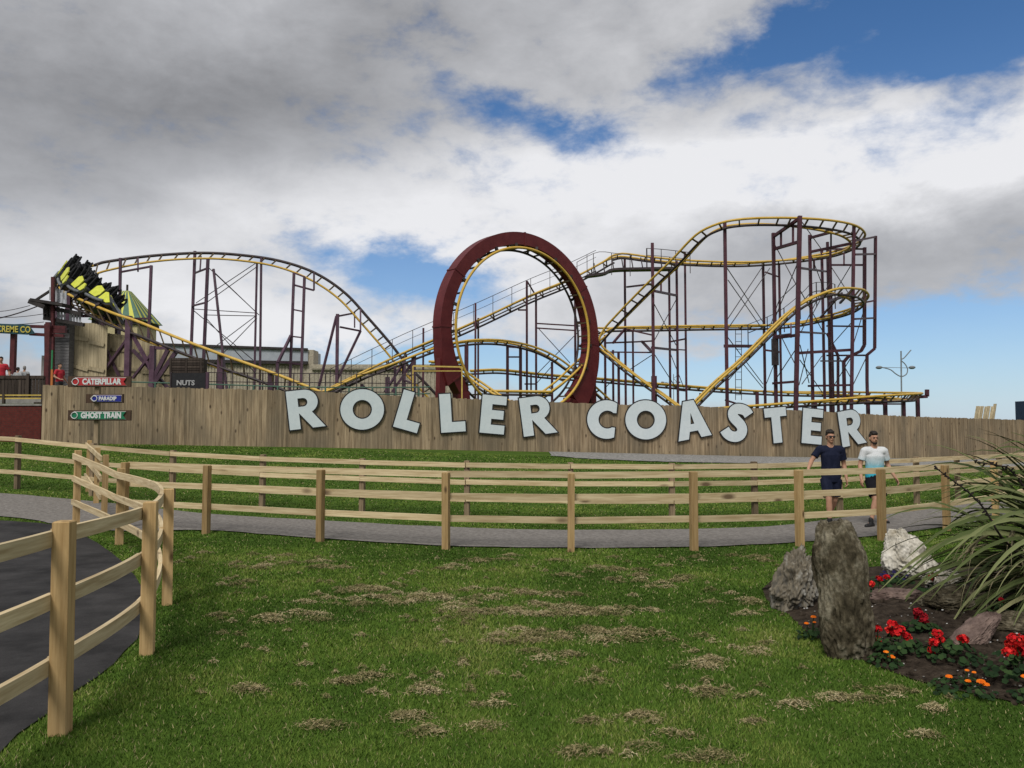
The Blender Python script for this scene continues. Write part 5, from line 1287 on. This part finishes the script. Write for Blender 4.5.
gp(896,652,[(892.5,625,.040),(900,630,.036),(906.5,636,.034),(895,633,.036),(888,630,.02)],'red geranium with several scarlet heads, just right of the tall standing stone', 60, .21, .15)
gp(878,650,[(877.5,629,.026),(877,639.5,.026)],'red geranium with two small heads touching the right side of the tall stone', 24, .10, .12)
gp(922,632,[(921.5,618,.055),(918,612,.035)],'dark crimson geranium with one large round head in mid bed', 40, .15, .12, petal=crim)
gp(950,660,[(937.5,634,.034),(934,642.5,.032),(941,640,.026),(932,650,.026),(963,639,.036)],'red geranium with four small heads and one flat head, front of the reddish slab', 80, .22, .17)
gp(1018,680,[(1017,640,.050),(1009,652,.040),(1023,651,.045),(1012,644,.035),(1026,644,.045)],'red geranium with the fullest scarlet head at the right edge of the picture', 80, .22, .24)
gp(878,596,[(871,584,.030),(879,578.5,.028),(887,577,.026)],'small red geranium behind the tall stone, beside the violet flowers', 24, .14, .10)
gp(931,592,[(931,578,.028),(934,575,.022)],'small pink red geranium hidden in the drooping leaves', 16, .12, .10, petal=crim)
gp(1012,618,[(1002,600,.02)],'leafy geranium with hardly any flower under the long leaved plant', 40, .2, .14, petal=crim)
M_ = dict(name='marigold', cat='marigold', petal=orap, kind='daisy', lr=.018)
gp(811,640,[(813.5,616.5,.026),(806.5,623,.022),(814.5,622,.016)],'orange marigold left of the tall standing stone', 34, .13, .12, **M_)
gp(886,664,[(886,651.5,.022),(891,656,.026),(893,657,.02)],'orange marigold at the foot of the tall standing stone on its right', 30, .13, .09, **M_)
gp(962,692,[(949,676,.026),(968,680.5,.022),(981,681,.032),(986,684,.026),(967,670,.016),(974,672,.016)],'orange marigold with the most blooms, at the front edge of the bed', 60, .22, .10, **M_)
gp(1026,700,[(1025,676,.028)],'orange marigold at the right edge of the picture', 30, .15, .10, **M_)
def bush(px, py, label, petal, n, name='violet_flowers', cat='flowers'):
    c = fb(px, py); c.z += .02; L = [(pr.gauss(0,.10), pr.gauss(0,.06), .09+pr.uniform(-.02,.03), .022) for _ in range(n)]
    flower_plant(name, c, label, cat, petal, L, .025, 26, .2, .09, 'daisy')
bush(877,586,'dark violet flowers left of the white rock, behind the tall stone',purp,16); bush(893,582,'dark violet flowers right at the foot of the white rock',purp,14)
# tiny white chips and white flowers on the soil
mb = MB()
for _ in range(260):
    px = pr.uniform(800,1030); py = pr.uniform(600,705)
    g = gnd(px, py)
    if not inpoly([g.x],[g.y],SOILP)[0]: continue
    q = bedpt(px, py); s_ = pr.uniform(.003,.010); mb.tone = pr.random()
    mb.sphere(q+Vector((0,0,s_*.6)), s_*1.3, s_, s_*.7, 6, 4)
chip = mats_blade('chip', [(0,(.10,.09,.075)), (.6,(.28,.27,.25)), (1,(.62,.62,.6))]); tag(mb.build('soil_chips', chip, smooth=True), 'pale stone chips scattered on the soil of the flower bed', 'stone chips', kind='stuff')
# dark clods and low weeds at the bed
mb = MB()
for _ in range(420):
    px = pr.uniform(770,1030); py = pr.uniform(588,706); g = gnd(px, py)
    if not inpoly([g.x],[g.y],SOILP)[0]: continue
    q = bedpt(px, py); s_ = pr.uniform(.008,.03); mb.sphere(q, s_*1.2, s_, s_*.7, 7, 5, Matrix.Rotation(pr.random()*3, 3, 'Y'))
tag(mb.build('soil_clods', soil_m, smooth=True), 'crumbly clods of dark soil on the flower bed', 'soil', kind='stuff')
# flax: long strap leaves arching out of one crown
flaxm = mats_blade('flax_leaf', [(0,(.028,.040,.014)), (.4,(.078,.102,.034)), (.7,(.165,.185,.078)), (.85,(.27,.25,.13)), (1,(.34,.29,.18))])
def strap(mb, base, azm, elv, L, w0, droop, twist=0, n=14):
    d = Vector((math.cos(azm)*math.cos(elv), math.sin(azm)*math.cos(elv), math.sin(elv))); p = base.copy(); vs = []; fs = []; st_ = L/n
    sw = pr.gauss(0, .02)
    for i in range(n+1):
        f = i/n; side = d.cross(Vector((0,0,1)))
        if side.length < .05: side = Vector((1,0,0))
        side.normalize(); nr = side.cross(d).normalized(); side = (side*math.cos(twist*f)+nr*math.sin(twist*f)); nr = side.cross(d)
        w_ = w0*min(1, .45+f*2.2)*(1-f**2.6)+.0015
        vs += [p-side*w_+nr*w_*.45, p, p+side*w_+nr*w_*.45]
        if i: k = i*3; fs += [(k-3,k-2,k+1,k), (k-2,k-1,k+2,k+1)]
        p = p+d*st_; d = Vector((d.x, d.y, d.z-droop*st_*(.3+f*1.6))); d = (d+side*sw*st_).normalized()
        if p.z < .04: p.z = .04
    mb.add(vs, fs)
fc = fb(1120,612); flax = thing('flax_plant', fc, 'big clump of long arching strap leaves at the right edge over the flower bed', 'flax plant')
for grp_ in range(3):
    mb = MB()
    for i in range(110):
        azm = pr.uniform(0, 6.283) if i % 2 else pr.uniform(2.5, 3.9)
        elv = R(pr.uniform(20, 76)); L = pr.uniform(1.3, 2.3); mb.tone = min(max(pr.gauss(.45, .2), 0), 1)
        b0_ = fc+Vector((pr.gauss(0,.16), pr.gauss(0,.14), 0.02))
        strap(mb, b0_, azm, elv, L, pr.uniform(.024,.042), pr.uniform(.55,1.15), pr.gauss(0,.6))
    mb.build('leaves', flaxm, flax)
mb = MB()          # long nearly straight leaves toward the left, as in the picture, and hanging dry ones
for (tx, ty, Yt, wd) in [(878,592,6.9,.030),(905,560,6.9,.026),(925,545,7.0,.026),(945,506,7.2,.024),(950,520,7.0,.024),(896,584,6.7,.024),(990,452,7.4,.022),(982,463,7.2,.022),(940,565,6.6,.024),(960,555,6.4,.022),(1000,445,7.6,.02),(930,600,6.6,.02),(968,478,7.4,.024),(972,600,6.3,.024),(955,535,7.2,.024),(1010,455,7.4,.024)]:
    tip = P(tx, ty, Yt); v_ = tip-fc; L = v_.length*1.06; mb.tone = pr.uniform(.35,.75)
    n = 14; ctrl = fc.lerp(tip, .5)+Vector((0,0,.62+.22*L)); vs = []; fs = []
    for i in range(n+1):
        f = i/n; p = fc*(1-f)**2+ctrl*2*f*(1-f)+tip*f*f; d = ((ctrl-fc)*(1-f)+(tip-ctrl)*f).normalized(); side = d.cross(Vector((0,-.6,.8))).normalized(); nr = side.cross(d)
        w_ = wd*1.35*min(1,.5+f*2)*(1-f**2.4)+.001; vs += [p-side*w_+nr*w_*.4, p, p+side*w_+nr*w_*.4]
        if i: k = i*3; fs += [(k-3,k-2,k+1,k), (k-2,k-1,k+2,k+1)]
    mb.add(vs, fs)
mb.build('leaves', flaxm, flax)
mb = MB()
for i in range(60):
    b0_ = fc+Vector((pr.uniform(-1.3,-.2), pr.uniform(-.45,.1), pr.uniform(.35,.85))); mb.tone = pr.uniform(.8,1)
    strap(mb, b0_, pr.uniform(2.4,5), R(pr.uniform(-30,20)), pr.uniform(.4,.8), pr.uniform(.005,.012), pr.uniform(2,5), pr.gauss(0,1.5))
mb.build('dead_leaves', flaxm, flax)
stk = mats_blade('flax_stalk', [(0,(.012,.010,.010)), (1,(.035,.026,.024))])
for L in ([(1024,560,7.1),(1000,535,7.0),(985,510,7.0),(968,492,7.0),(952,480,7.0),(937,469,7.0)],[(1050,520,7.4),(1010,470,7.4),(1000,466,7.4),(975,462,7.4)]):
    q = [Vector(v) for v in catmull([tuple(P(*p)) for p in L], 30)]; mb = MB(); mb.tone = .5; mb.tube(q, [.011-.006*i/29 for i in range(30)], 7)
    for i in range(12, 30, 1):
        if i % 3 == 1: continue
        for k_ in range(3):
            d = Vector((pr.gauss(0,1), pr.gauss(0,1), pr.gauss(.3,1))).normalized(); mb.bar(q[i], q[i]+d*pr.uniform(.015,.042), pr.uniform(.006,.014))
    mb.build('flower_stalk', stk, flax)
